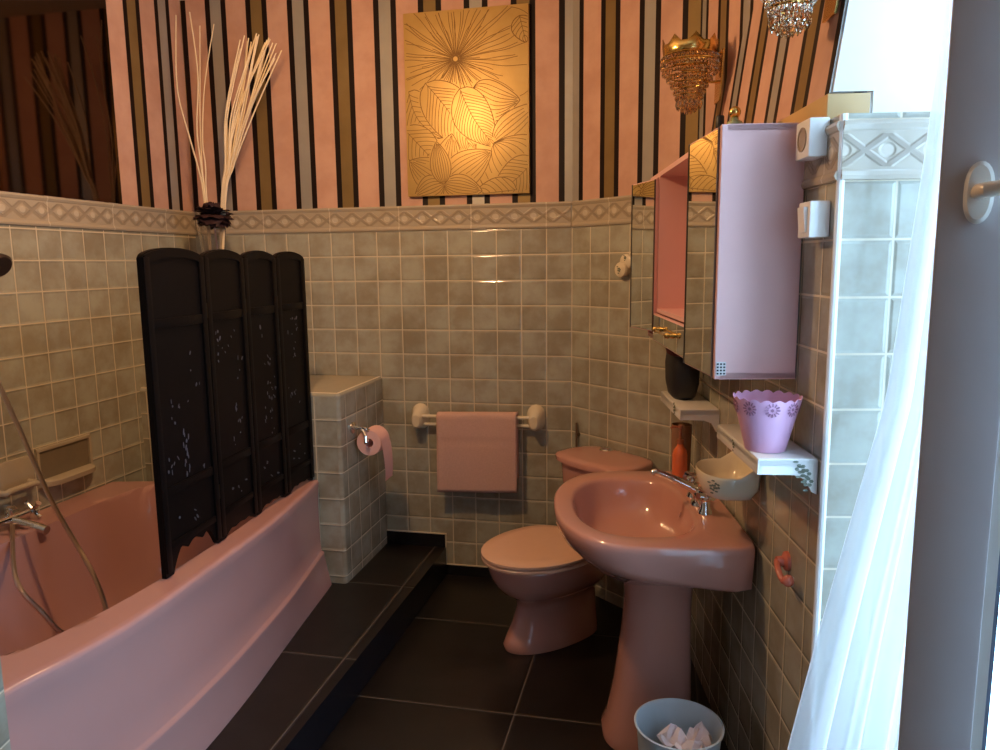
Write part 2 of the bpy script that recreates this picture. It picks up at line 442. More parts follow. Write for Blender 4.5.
# tiled pier at the near end of the bathtub
mb = MB()
def pierface(pts, uv): mb.face(pts, 0, uv)
x1, x0, y0, y1 = -1.147, -2.2, 1.40, 1.60
for a, b in (((x0,y0),(x1-.02,y0)), ((x1,y0+.02),(x1,y1)), ((x1,y1),(x0,y1))):
    L = math.dist(a, b); q = [(0,0),(L,0),(L,BT),(0,BT)]
    pierface([V((a[0]+(b[0]-a[0])*u/L, a[1]+(b[1]-a[1])*u/L, z)) for u, z in q], q)
mb.face([V((x1-.02,y0,0)), V((x1,y0+.02,0)), V((x1,y0+.02,BT)), V((x1-.02,y0,BT))])
mb.face([V((x0,y0,BT)), V((x1-.02,y0,BT)), V((x1,y0+.02,BT)), V((x1,y1,BT)), V((x0,y1,BT))])
structure(mb.build('wall_pier', M_tile, smooth=False), 'tiled pier at the near end of the bathtub, at the left edge', 'wall pier')

# ---------------------------------------------------------------- window
gp = (.75, 1.62)
mb = MB(); WX0, WX1 = 1.04, 1.10
mb.box(XF, WX0, WX1, .72, .79, .30, 2.62, bev=.006); mb.box(XF, WX0, WX1, 1.57, 1.64, .30, 2.62, bev=.006)
mb.box(XF, WX0, WX1, .79, 1.57, .30, .38, bev=.006); mb.box(XF, WX0, WX1, .79, 1.57, 2.55, 2.62, bev=.006)
wf = mb.build('window_1', M_sash); structure(wf, 'fixed white window frame behind the sheer curtain', 'window')
mb = MB(); mb.box(XF, 1.068, 1.072, .79, 1.57, .38, 2.55); mb.build('pane', M_pane, wf, smooth=False)
# open casement leaf swung into the room, facing the viewer
sash = thing('window_2', 'open grey-white window leaf with a handle, swung into the room at the right edge', 'window', (.545, .95, .32)); sash['kind'] = 'structure'
SF = Fr((.545, .950, 0), V((.866,-.5,0)), V((-.5,-.866,0)))    # u along the leaf, w towards the viewer
mb = MB(); mb.box(SF, 0, .084, -.05, 0, .32, 2.50, bev=.004)
mb.box(SF, .455, .50, -.05, 0, .32, 2.50, bev=.004); mb.box(SF, .084, .455, -.05, 0, .32, .42); mb.box(SF, .084, .455, -.05, 0, 2.40, 2.50)
mb.build('frame', M_sash, sash)
mb = MB(); mb.box(SF, .084, .096, -.03, -.004, .42, 2.40); mb.box(SF, .443, .455, -.03, -.004, .42, 2.40); mb.box(SF, .096, .443, -.03, -.004, .42, .432); mb.box(SF, .096, .443, -.03, -.004, 2.388, 2.40)
mb.build('glazing_bead', M_white, sash, smooth=False)
mb = MB(); mb.box(SF, .096, .101, -.026, -.008, .432, 2.388); mb.box(SF, .438, .443, -.026, -.008, .432, 2.388)
mb.build('rubber_seal', plain('grey_blue_rubber', (.12,.14,.2), .6), sash, smooth=False)
mb = MB(); mb.box(SF, .097, .443, -.020, -.016, .432, 2.388); mb.build('pane', M_pane, sash, smooth=False)
hc = SF(.042, 0, 1.716)
SX = V((.866,-.5,0)); SY = V((.5,.866,0))
def oval(c, x, y, rx, ry, n=24): return [c + x*(rx*math.cos(2*PI*k/n)) + y*(ry*math.copysign(abs(math.sin(2*PI*k/n))**.75, math.sin(2*PI*k/n))) for k in range(n)]
mb = MB(); mb.loft([oval(hc, SX, Z, .0160, .037), oval(hc-SY*.008, SX, Z, .0160, .037), oval(hc-SY*.012, SX, Z, .012, .032)])
ro = mb.build('handle_rosette', M_handle, sash)
mb = MB(); mb.tube([hc - SY*.01, hc - SY*.035, hc + SX*.006 - SY*.045 , hc + SX*.03 - SY*.048 + Z*.003, hc + SX*.075 - SY*.048 + Z*.005, hc + SX*.11 - SY*.046 + Z*.005], [.009,.009,.0095,.0085,.0078,.006], 12)
mb.build('handle', plain('cream_plastic_handle', (.74,.66,.56), .25), sash)

# sheer curtain
def lerp(tab, t):
    for (a, x), (b, y) in zip(tab, tab[1:]):
        if a <= t <= b or (t-a)*(t-b) <= 0: return x + (y-x)*(t-a)/(b-a)
    return tab[0][1] if (t-tab[0][0])*(tab[1][0]-tab[0][0]) < 0 else tab[-1][1]
Lx = [(.33,.60), (.58,.645), (.813,.690), (1.355,.803), (1.847,.842), (2.12,.856), (2.56,.875)]
rows = []
for i in range(61):
    z = .34 + (2.56-.34)*i/60; row = []
    x0 = lerp(Lx, z); x1 = 1.03
    amp = .022*(1-.55*(z-.34)/2.22)
    for k in range(121):
        f = k/120; x = x0 + (x1-x0)*f
        y = 1.50 + amp*(math.sin(f*34+.6*math.sin(z*1.1)) + .5*math.sin(f*61+1.3+z*.4)) + (.035*(1-f))*(1-(z-.34)/2.22)
        row.append(V((x, y, z)))
    rows.append(row)
mb = MB(); mb.grid(rows)
cu = mb.build('curtain', M_curtain, loc=(.85,1.5,.34), angle=180); tag(cu, 'sheer white curtain hanging beside the tiled window reveal', 'curtain')
cr = MB(); cr.tube([V((.70,1.50,2.575)), V((1.036,1.50,2.575))], .008, 10)
ob = cr.build('curtain_rod', M_handle, loc=(.7,1.5,2.575)); tag(ob, 'thin white rod holding the sheer curtain at the window', 'curtain rod')

# ---------------------------------------------------------------- bathtub
RIM = .6625
R_out = [(1.60,-1.185),(1.64,-1.160),(1.82,-1.072),(2.025,-1.012),(2.306,-.962),(2.73,-.888),(3.05,-.858),(3.36,-.840)]
R_step = [(1.60,-1.105),(1.64,-1.09),(1.909,-1.0),(2.046,-.962),(2.385,-.903),(2.845,-.852),(3.36,-.829)]
R_base = [(1.60,-1.07),(1.64,-1.05),(1.90,-.98),(2.14,-.925),(2.43,-.885),(2.93,-.842),(3.36,-.800)]
R_in = [(1.60,-1.33),(1.767,-1.25),(1.92,-1.185),(2.04,-1.145),(2.146,-1.105),(2.714,-.985),(3.36,-.925)]
def lwx(y): return BL.x - (BL.y-y)*DL.x/DL.y
ytab = [1.602 + (3.352-1.602)*i/56 for i in range(57)]
def smooth3(tab, y): return (lerp(tab, max(1.6,y-.08)) + lerp(tab, y) + lerp(tab, min(3.36,y+.08)))/3
mb = MB(); rows = []
for y in ytab:
    xw = lwx(y) + .004; xo = smooth3(R_out, y); xi = smooth3(R_in, y); xl = xw + .17
    row = []
    # from the wall across the bowl to the outer rim
    xs_ = [xw + (xl-xw)*k/5 for k in range(5)] + [xl + (xi-xl)*(.5-.5*math.cos(PI*k/44)) for k in range(45)] + [xi + (xo-.012-xi)*k/6 for k in range(1,7)]
    for x in xs_:
        if xl < x < xi:
            U = 2*(x-xl)/(xi-xl)-1; Vv = 2*(y-1.75)/(3.30-1.75)-1
            d = 1-(abs(U)**4 + min(abs(Vv),1.2)**14)**(1/4)
            t = max(0, min(1, d/.36)); t = (t*(2-t))**.9
            zz = RIM - .42*t - .02*max(0,d)
        else: zz = RIM
        row.append(V((x, y, zz)))
    row += [V((xo-.004, y, RIM-.004)), V((xo, y, RIM-.014)), V((xo-.004, y, RIM-.045))]
    xs, xb = smooth3(R_step, y), smooth3(R_base, y)
    for f in (.25,.5,.75): row.append(V((xo-.008+(xs-.016-xo+.008)*f, y, RIM-.06+(.330-RIM+.06)*f)))
    row += [V((xs-.014, y, .324)), V((xs-.010, y, .318)), V((xs-.002, y, .3135)), V((xs, y, .306)), V((xs-.001, y, .295)), V(((xs+xb)/2, y, .22)), V((xb, y, PZ+.002))]
    rows.append(row)
mb.grid(rows)
tub = mb.build('bathtub', M_pink_tub, loc=(-1.4,2.5,PZ), angle=60)
tag(tub, 'pink bathtub with a curved pale apron on the dark step', 'bathtub')
for nm, a in (('end', 0), ):
    pass
mb = MB(); dc = V((-1.45,1.98,.235)); mb.lathe(dc, [(.032,0),(.032,.006),(.02,.009)], 20)
mb.build('drain', M_chrome, tub)

# ---------------------------------------------------------------- folding screen on the bath rim
nodes = [V((-1.068,2.250,0)), V((-1.014,2.575,0)), V((-.974,2.855,0)), V((-.926,3.105,0)), V((-.878,3.33,0))]
nodes[4] = V((-.872,3.350,0))
SZ0, SZ1 = RIM+.001, 1.665
scr = thing('folding_screen', 'black lacquered four panel folding screen standing on the bathtub rim', 'folding screen', nodes[0] + Z*SZ0)
rs = random.Random(3)
for i in range(4):
    a, b = nodes[i], nodes[i+1]; L = (b-a).length - .004; ux = (b-a).normalized(); wx = V((ux.y, -ux.x, 0))
    F = Fr(a + ux*.002, ux, wx); th = .008
    arch = .034
    def top(u): return SZ1 + arch*max(0, 1-(2*u/L-1)**2)**.5
    cut = .075 if i == 0 else .022
    def bot(u):
        f = u/L
        if f < .13 or f > .93: return SZ0
        g = (f-.13)/.80
        return SZ0 + cut*(max(0, min(1, 5*min(g,1-g))))**.6*(.75+.25*abs(math.sin(g*PI*3)))
    N = 40
    us = [L*k/N for k in range(N+1)]
    outl = [(u, top(u)) for u in us] + [(u, bot(u)) for u in reversed(us)]
    mb = MB(); mb.prism([F(u, -th, z) for u, z in outl], wx*(2*th))
    # inlaid flecks of mother of pearl: blossoms, stems, small figures
    fm = MB()
    def fleck(u, z, ru, rz, ang=0):
        c, s_ = math.cos(ang), math.sin(ang)
        P = [F(u + ru*math.cos(2*PI*k/6)*c - rz*math.sin(2*PI*k/6)*s_, th+.0006, z + ru*math.cos(2*PI*k/6)*s_ + rz*math.sin(2*PI*k/6)*c) for k in range(6)]
        fm.prism(P, wx*.0012)
    zlo, zhi = SZ0+.30, SZ1-.25
    for c in range(6):
        cu_, cz = L*rs.uniform(.22,.78), rs.uniform(zlo, zhi)
        for q in range(rs.randint(2,6)):
            fleck(min(max(cu_+rs.gauss(0,.018), L*.16), L*.84), min(max(cz+rs.gauss(0,.03), zlo), zhi), rs.uniform(.0012,.004), rs.uniform(.002,.010), rs.uniform(-.7,.7))
    for c in range(5): fleck(L*rs.uniform(.25,.75), SZ0+rs.uniform(.11,.2), rs.uniform(.002,.005), rs.uniform(.003,.012), rs.uniform(.6,1.5))
    if i == 1:
        for q in range(4): fleck(L*(.40+.09*q), SZ1-.33+.022*q+rs.uniform(-.006,.006), .002, .005, .5)
    if i == 2: fleck(L*.42, SZ1-.265, .006, .010, .2); fleck(L*.46, SZ1-.30, .002, .008, 0)
    if i == 0:
        for q in range(14): fleck(L*(.46+.03*math.sin(q*1.3)+.02*(q%3)), SZ0+.30+.011*q, rs.uniform(.002,.005), rs.uniform(.005,.012), rs.uniform(-.3,.3))
    mb.add(fm, 1)
    pn = mb.build('panel', [M_lacq, M_pearl], scr, angle=40)
    # raised frame: stiles, rails and arched top moulding
    fw = .028
    mb = MB()
    for u0 in (0, L-fw): mb.box(F, u0, u0+fw, th, th+.008, SZ0+.015, SZ1+.004, bev=.002)
    for z0, hh in ((SZ1-.215,.030), (SZ0+.255,.030), (SZ0+.085,.022)): mb.box(F, fw, L-fw, th, th+.006, z0, z0+hh, bev=.002)
    ins = [(fw*.3+(L-fw*.6)*k/N) for k in range(N+1)]
    outl = [(u, top(u)-.003) for u in us[1:-1]] + [(u, top(u)-.030) for u in reversed(us[1:-1])]
    mb.prism([F(u, th, z) for u, z in outl], wx*.007)
    mb.build('frame', M_lacq, pn, angle=40)
    if i:
        for zz in (SZ0+.16, SZ1-.2):
            mb = MB(); mb.tube([a + wx*(th+.004) + Z*zz, a + wx*(th+.004) + Z*(zz+.05)], .004, 8)
            mb.build('hinge', M_dkbrass, scr)

# ---------------------------------------------------------------- mixer, hand shower, soap dish on the left wall
def bez(P, n=24):
    P = [V(p) for p in P]; out = []
    Q = [P[0]] + P + [P[-1]]
    for i in range(1, len(Q)-2):
        for k in range(n):
            t = k/n; a, b, c, d = Q[i-1], Q[i], Q[i+1], Q[i+2]
            out.append(.5*((2*b) + (c-a)*t + (2*a-5*b+4*c-d)*t*t + (3*b-a-3*c+d)*t**3))
    out.append(P[-1]); return out
fm = LF(1.385, 0, .70)
mx = thing('bath_mixer', 'chrome bath mixer with cross handles on the wall above the tub', 'tap', fm)
MF = lambda u, w, z: LF(1.385+u, w*1.15, .70+z)
mb = MB(); mb.tube([MF(-.075,.055,0), MF(.075,.055,0)], .018, 14)
for s_ in (-.06,.06): mb.lathe(MF(s_,0,0), [(.030,0),(.028,.008),(.014,.012),(.014,.055)], 16, NL)
mb.build('body', M_chrome, mx)
for s_ in (-.085,.085):
    mb = MB(); c = MF(s_, .055, 0); ax = -DL if s_ > 0 else DL
    mb.tube([c, c+ax*.02], .010, 10)
    for q in range(4):
        an = PI/4 + q*PI/2; d = NL*math.cos(an) + Z*math.sin(an)
        mb.tube([c+ax*.018, c+ax*.020+d*.030, c+ax*.020+d*.042], [.007,.008,.011], 8)
    mb.build('cross_handle', M_chrome, mx)
mb = MB(); mb.tube(bez([MF(0,.06,-.005), MF(-.01,.10,-.02), MF(-.02,.14,-.035), MF(-.02,.175,-.045)], 6), .017, 12); mb.build('spout', M_chrome, mx)
mb = MB(); mb.tube([MF(0,.055,.01), MF(0,.055,.03), MF(0,.06,.045)], [.010,.008,.012], 10); mb.build('diverter', M_chrome, mx)
hs = thing('hand_shower', 'dark hand shower on a wall bracket with a long metal hose', 'shower', LF(1.42, .05, 1.64))
mb = MB(); mb.lathe(LF(1.365, .115, 1.650), [(.018,-.03),(.045,-.01),(.047,.004),(.040,.010)], 20, (NL*.8 - Z*.45 - DL*.1)); mb.tube([LF(1.37,.10,1.66), LF(1.42,.07,1.60), LF(1.50,.055,1.50)], [.014,.012,.010], 10)
mb.build('shower_head', plain('dark_bronze_metal', (.07,.05,.045), .3, .6), hs)
mb = MB(); mb.lathe(LF(1.46,0,1.575), [(.028,0),(.026,.008),(.012,.014),(.012,.06)], 14, NL); mb.build('bracket', M_chrome, hs)
hose = [LF(1.50,.055,1.50), LF(1.475,.14,1.30), (-1.735,2.64,1.087), (-1.64,2.637,.808), (-1.56,2.63,.64), (-1.465,2.57,.524), (-1.41,2.52,.42), (-1.43,2.517,.388), (-1.477,2.40,.40), (-1.545,2.368,.505), (-1.63,2.39,.61), MF(0,.06,-.02)]
mb = MB(); mb.tube(bez(hose, 14), .0085, 8); mb.build('hose', plain('brushed_metal_hose', (.55,.40,.30), .3, .9), hs)

sd = thing('soap_dish', 'cream ceramic soap dish recessed in the tiles over the bathtub', 'soap dish', LF(1.03, 0, .75))
u0, u1, z0, z1 = .90, 1.17, .765, .905
mb = MB()
mb.box(LF, u0-.012, u1+.012, 0, .012, z1-.006, z1+.012, bev=.004); mb.box(LF, u0-.012, u0, 0, .012, z0, z1); mb.box(LF, u1, u1+.012, 0, .012, z0, z1)
mb.build('frame', M_cer_tile, sd)
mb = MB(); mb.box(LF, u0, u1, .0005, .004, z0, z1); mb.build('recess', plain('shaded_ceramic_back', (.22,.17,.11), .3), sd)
mb = MB(); N = 16
rows = []
for k in range(N+1):
    f = k/N; uu = u0-.015 + (u1-u0+.03)*f; dd = .055*(1-abs(2*f-1)**6)+.006
    rows.append([LF(uu, 0, z0+.018), LF(uu, dd*.85, z0+.016), LF(uu, dd, z0+.012), LF(uu, dd*.95, z0-.008), LF(uu, 0, z0-.022)])
mb.loft(rows); mb.build('tray', M_cer_tile, sd)
gb = thing('grab_handle', 'cream ceramic grab handle on the wall beside the mixer', 'grab handle', LF(1.30, 0, .82))
mb = MB(); mb.box(LF, 1.205, 1.42, 0, .014, .775, .905, bev=.005); mb.build('back_plate', M_cer_tile, gb)
mb = MB(); mb.tube(bez([LF(1.235,.01,.80), LF(1.235,.05,.795), LF(1.26,.055,.80), LF(1.36,.055,.80), LF(1.385,.05,.795), LF(1.385,.01,.80)], 8), .012, 12); mb.build('bar', M_cer_tile, gb)

# smoked mirror above the left border
mm = thing('wall_mirror', 'large dark smoked mirror above the tiles on the left wall', 'mirror', LF(1.8, 0, 1.94))
mb = MB(); mb.box(LF, .553, 3.2, .001, .003, 1.9312, 2.90); mb.build('mirror_glass', M_smoke, mm, smooth=False)

# ---------------------------------------------------------------- vase, twigs, rose on the ledge
vc = HF(.672, .26, HZ)     # on the ledge
vb = V((-1.412, 3.763, HZ+.001))
vs = thing('glass_vase', 'slender clear glass vase behind the folding screen on the ledge', 'vase', vb)
mb = MB(); prof = [(.045,0),(.050,.006),(.045,.02),(.030,.10),(.026,.30),(.034,.55),(.058,.70),(.072,.80),(.068,.80),(.054,.70),(.030,.55),(.021,.30),(.024,.12),(.01,.03)]
mb.lathe(vb, prof, 28); mb.build('body', M_glass, vs)
rose = thing('artificial_rose', 'dark burgundy rose at the mouth of the glass vase', 'flower', vb + V((.0,-.02,.80)))
mb = MB(); rr = random.Random(5)
rc = V((-1.390, 3.735, 1.892))
for ring, (n, tilt, R) in enumerate(((4,.15,.055),(6,.5,.074),(7,.85,.086),(9,1.2,.094),(9,1.6,.096),(8,2.05,.090))):
    for k in range(n):
        an = 2*PI*k/n + ring*.7 + rr.uniform(-.25,.25); tl_ = tilt + rr.uniform(-.28,.28); d = V((math.cos(an), math.sin(an), 0)); t_ = V((-d.y, d.x, 0))
        rows = []
        for i in range(6):
            f = i/5; a_ = tl_ + .35*f*(1 if ring > 1 else -.4); row = []
            for j in range(6):
                g = j/2.5-1; w = R*.62*math.sin(PI*(.12+.72*f))
                rad = R*(f**.75)*(1+.10*rr.uniform(-1,1)*f)
                row.append(rc + d*(rad*math.sin(a_)*(1-.12*g*g)) + t_*(w*g) + Z*(rad*math.cos(a_)*.85 - .008 + .005*rr.uniform(-1,1)*f))
            rows.append(row)
        mb.grid(rows)
mb.build('petals', M_rose, rose)
mb = MB(); mb.tube([rc - Z*.03, rc + V((.004,.02,-.2)), rc + V((-.004,.028,-.42))], .0035, 8); mb.build('stem', plain('pale_violet_stem', (.40,.28,.32), .5), rose)
base = vb + Z*.05
def twig(pts, label, group, r0=.0042):
    P = [vb + V((rr.uniform(-.006,.006), rr.uniform(-.004,.004), .12))] + [V(p) for p in pts]
    C = bez(P, 8); n = len(C)
    mb = MB(); mb.tube(C, [r0*(1-.45*k/n) for k in range(n)], 6)
    o = mb.build('twig', M_twig, loc=P[0]); tag(o, label, 'twig', group)
def tw(x, z, dy=0): return (x, 3.763 - (x+1.412)*.219 + dy, z)
G1 = 'loose twigs on the left of the vase'; G2 = 'bundled twigs on the right of the vase'
twig([tw(-1.440,1.93), tw(-1.462,2.11), tw(-1.50,2.27), tw(-1.545,2.5), tw(-1.525,2.826)], 'bleached twig, leftmost of the loose twigs in the glass vase', G1, .005)
twig([tw(-1.436,1.93), tw(-1.446,2.11), tw(-1.456,2.3), tw(-1.432,2.55), tw(-1.453,2.834)], 'bleached twig, second from left and tallest of the loose twigs', G1, .005)
twig([tw(-1.432,1.93), tw(-1.446,2.12,.01), tw(-1.44,2.35,.01), tw(-1.425,2.55,.01), tw(-1.409,2.772,.01)], 'bleached twig, third from left of the loose twigs', G1)
twig([tw(-1.428,1.93), tw(-1.424,2.12), tw(-1.43,2.25), tw(-1.40,2.5), tw(-1.332,2.771)], 'bleached twig, rightmost of the four loose left twigs', G1)
ends = [(-1.215,2.66),(-1.19,2.68),(-1.17,2.70),(-1.155,2.66),(-1.14,2.70),(-1.128,2.68),(-1.115,2.71),(-1.095,2.67),(-1.068,2.68),(-1.05,2.68),(-1.175,2.69),(-1.165,2.70),(-1.15,2.68),(-1.135,2.70),(-1.123,2.707),(-1.11,2.69),(-1.10,2.70),(-1.09,2.68),(-1.075,2.695),(-1.06,2.69),(-1.045,2.67),(-1.03,2.669),(-1.027,2.62),(-1.025,2.589),(-1.01,2.64)]
for i, (ex, ez) in enumerate(ends):
    f = i/(len(ends)-1); dy = rr.uniform(-.03,.03)
    m1 = (-1.352+.02*f, 1.94); m2 = (-1.315+.035*f+rr.uniform(-.008,.008), 2.12); m3 = (-1.285+.12*f+rr.uniform(-.012,.012), 2.36)
    lab = 'bleached twig in the dense bundle leaning right out of the vase'
    if i == 0: lab = 'bleached twig, leftmost of the bundle leaning right, bowed outward'
    if i == len(ends)-1: lab = 'bleached twig, rightmost of the bundle leaning right'
    if i == 0: m3 = (-1.295, 2.40)
    twig([tw(*m1), tw(*m2, dy*.4), tw(*m3, dy), tw(ex, ez, dy*1.4)], lab, G2, .0052)

# ---------------------------------------------------------------- gold painting
pt = thing('painting', 'gold canvas with engraved flowers and leaves on the striped wallpaper', 'painting', BF(-.51, 0, 1.97))
pw, ph = .612, .858
PFx = Fr(BF(-.815, .030, 1.972), (NL).normalized(), (-DL))
mb = MB(); mb.box(BF, -.815, -.203, .003, .030, 1.972, 2.830, bev=.002); mb.build('canvas', M_gold, pt)
shapes = []   # (polygon or None, polylines) in (x 0..1, y 0..1 down)
def petal(c, tip, wid, n=9, bend=0., start=0.0):
    cx, cy = c; tx, ty = tip; dx, dy = tx-cx, ty-cy
    asp = pw/ph
    L = math.hypot(dx*asp, dy); nx, ny = -dy/L/asp, dx*asp/L
    def P(t, s_):
        w = wid*math.sin(PI*min(1, t**.8))**.8 if 0 < t < 1 else 0
        return (cx+dx*t + nx*(w*s_ + bend*math.sin(PI*t)), cy+dy*t + ny*(w*s_ + bend*math.sin(PI*t)))
    ol = [P(k/24, -1) for k in range(25)] + [P(k/24, 1) for k in range(24,-1,-1)]
    lines = [ol]
    for j in range(1, n):
        s_ = -1 + 2*j/n
        lines.append([P(start + (.97-.25*abs(s_)*random.random()-start)*k/16, s_*(.96)) for k in range(17)])
    shapes.append((ol, lines))
def leaf(c, tip, wid, n=12, bend=0., ang=.28):
    cx, cy = c; tx, ty = tip; dx, dy = tx-cx, ty-cy; asp = pw/ph
    L = math.hypot(dx*asp, dy); nx, ny = -dy/L/asp, dx*asp/L
    def P(t, s_):
        w = wid*(math.sin(PI*min(1, max(0,t)**.75)))**.75 if 0 < t < 1 else 0
        return (cx+dx*t + nx*(w*s_ + bend*math.sin(PI*t)), cy+dy*t + ny*(w*s_ + bend*math.sin(PI*t)))
    ol = [P(k/24, -1) for k in range(25)] + [P(k/24, 1) for k in range(24,-1,-1)]
    lines = [ol, [P(k/20, 0) for k in range(21)]]
    for j in range(n):
        t = .04 + .86*j/n
        for sg in (-1, 1): lines.append([P(min(.99, t + ang*(k/8)**1.2), sg*(k/8)*.97) for k in range(9)])
    shapes.append((ol, lines))
# big radiating bloom at the top
bl = []
for k in range(84):
    an = 2*PI*k/84 + random.uniform(-.03,.03); r0_, r1_ = (.015 if k % 3 else .03), random.uniform(.30,.52) if k % 4 else random.uniform(.14,.26)
    wob, ph_ = random.uniform(-.10,.10), random.uniform(0,6)
    bl.append([(.42 + (r0_+(r1_-r0_)*q/18)*1.25*math.cos(an + wob*(q/18)**2 + .012*math.sin(ph_+q*.6)), .26 + (r0_+(r1_-r0_)*q/18)*.86*math.sin(an + wob*(q/18)**2 + .012*math.sin(ph_+q*.6))) for q in range(19)])
for k in range(7):        # scalloped outer edge of the bloom
    a0_ = -2.2 + k*.72
    bl.append([(.42 + (.50+.05*math.sin(PI*q/12))*1.22*math.cos(a0_+.72*q/12), .26 + (.36+.06*math.sin(PI*q/12))*math.sin(a0_+.72*q/12)) for q in range(13)])
shapes.append(([], [[]] + bl))
leaf((.93,.06), (.98,.20), .06, 5); petal((.56,.42), (.93,.50), .11, 9, .05)
leaf((.03,.42), (.30,.68), .10, 9, .05); leaf((.17,.38), (.56,.78), .13, 15, -.02); leaf((.45,.42), (.73,.74), .11, 15, .02)
petal((.72,.72), (1.08,.52), .10, 8, .02); petal((.72,.72), (1.0,1.02), .20, 11, -.02); leaf((1.04,.82), (.70,1.0), .10, 10, -.02); leaf((-.02,.62), (.30,.86), .10, 9); leaf((.90,.98), (.55,1.0), .08, 6)
for tip, w in (((.02,.80),.09), ((.06,1.0),.08), ((.38,.66),.085), ((.70,.765),.10), ((.62,.98),.07), ((.25,.70),.06)): petal((.305,.935), tip, w, 8, 0, .03)
def inside(p, poly):
    x, y = p; r = False; j = len(poly)-1
    for i in range(len(poly)):
        (xi, yi), (xj, yj) = poly[i], poly[j]
        if (yi > y) != (yj > y) and x < (xj-xi)*(y-yi)/(yj-yi+1e-12)+xi: r = not r
        j = i
    return r
mb = MB()
for i, (ol, lines) in enumerate(shapes):
    later = [s_[0] for s_ in shapes[i+1:] if s_[0]]
    for ln, L in enumerate(lines):
        run = []
        def flush():
            global run
            pass
        segs = [[]]
        for p in L:
            ok = .004 < p[0] < .996 and .003 < p[1] < .997 and not any(inside(p, q) for q in later)
            if ok: segs[-1].append(p)
            elif segs[-1]: segs.append([])
        w = .0019 if ln == 0 else .0014
        for sg in segs:
            if len(sg) < 2: continue
            pts = [V((x*pw, (1-y)*ph, 0)) for x, y in sg]; lft, rgt = [], []
            for k, p in enumerate(pts):
                d = pts[min(k+1, len(pts)-1)] - pts[max(k-1, 0)]
                if d.length < 1e-9: d = V((1,0,0))
                d.normalize(); nn = V((-d.y, d.x, 0))*w
                lft.append(PFx((p+nn).x, .0012, (p+nn).y)); rgt.append(PFx((p-nn).x, .0012, (p-nn).y))
            mb.loft([[a, b] for a, b in zip(lft, rgt)], False, False, False)
mb.build('engraved_lines', M_line, pt, smooth=False)

# ---------------------------------------------------------------- towel rail, towel
tr = thing('towel_rail', 'cream ceramic towel rail with two bars on the back wall', 'towel rail', BF(-.485, 0, .86))
def bracket(u, z):
    mb = MB(); c = BF(u, 0, z)
    mb.loft([oval(c, NL, Z, .047, .068), oval(c - DL*.016, NL, Z, .047, .068), oval(c - DL*.030, NL, Z, .040, .060), oval(c - DL*.055 - Z*.006, NL, Z, .032, .050), oval(c - DL*.080 - Z*.010, NL, Z, .026, .040), oval(c - DL*.088 - Z*.010, NL, Z, .018, .030)])
    mb.build('bracket', M_cer, tr)
bracket(-.787, .857); bracket(-.178, .868)
for w, z in ((.062, .872), (.040, .826)):
    mb = MB(); mb.tube([BF(-.775, w, z-.003), BF(-.19, w, z+.006)], .0095, 12); mb.build('bar', M_cer, tr)
rows = []
for k in range(31):
    f = k/30; u = -.676 + .412*f; row = []
    zt = .889 + .012*f; zb = .481 + .018*f
    for i in range(14): row.append((u, .040, .56 + (zt-.02-.56)*i/13))
    for i in range(1,6): an = PI*i/6; row.append((u, .062-.024*math.cos(an), zt-.012+.012*math.sin(an)))
    for i in range(22):
        t_ = i/21; ww = .0865 + .0025*math.sin(f*9+2*t_) + .004*t_
        if abs(t_-.33) < .02: ww -= .003
        row.append((u + .003*(f-.5)*t_, ww, zt-.012 + (zb-zt+.012)*t_))
    rows.append([BF(*p) for p in row])
mb = MB(); mb.grid(rows)
tw_o = mb.build('towel', M_towel, loc=BF(-.47,.07,.88), angle=180)
md = tw_o.modifiers.new('thick', 'SOLIDIFY'); md.thickness = .009; md.offset = .3
tag(tw_o, 'folded pink towel hanging on the ceramic towel rail', 'towel')

# ---------------------------------------------------------------- toilet paper
PHF = Fr((-.733, 3.359, 0), DL, NL)       # right face of the ledge wall: u towards back, w into the room
hp = thing('toilet_paper_holder', 'chrome toilet paper holder on the side of the tiled ledge wall', 'paper holder', PHF(.15,0,.88))
mb = MB(); mb.lathe(PHF(.13,0,.875), [(.028,0),(.027,.008),(.012,.012),(.010,.05)], 16, NL); mb.tube(bez([PHF(.13,.045,.875), PHF(.13,.07,.872), PHF(.15,.082,.855), PHF(.18,.082,.845)], 6), .008, 10); mb.build('bracket', M_chrome, hp)
mb = MB(); mb.tube([PHF(.105,.078,.813), PHF(.285,.078,.813)], .010, 12); mb.tube([PHF(.105,.078,.813), PHF(.108,.078,.84), PHF(.13,.05,.873)], .007, 8); mb.build('arm', M_chrome, hp)
rl = thing('toilet_roll', 'pink toilet roll with a loose sheet hanging down', 'toilet roll', PHF(.19,.08,.80))
mb = MB(); c = PHF(.135,.080,.803)
mb.loft([[c + DL*d + NL*(r_*math.cos(2*PI*k/32)) + Z*(r_*math.sin(2*PI*k/32)) for k in range(32)] for r_, d in ((.022,0),(.060,0),(.062,.003),(.062,.107),(.060,.11),(.022,.11),(.022,0))], False, False)
mb.build('roll', M_tissue, rl)
rows = []
for k in range(9):
    d = .002 + .106*k/8; row = []
    for i in range(22):
        an = 2.1 - i*.11
        if i < 20: row.append(c + DL*d + NL*(.0635*math.cos(an)) + Z*(.0635*math.sin(an)))
    for i in range(1,12): row.append(c + DL*(d + .006*i/11) + NL*(.0635 + .012*math.sin(i/11*2.2+.3*k/8)) + Z*(-.02*i*.85))
    rows.append(row)
mb = MB(); mb.grid(rows); mb.build('loose_sheet', M_tissue, rl, angle=180)

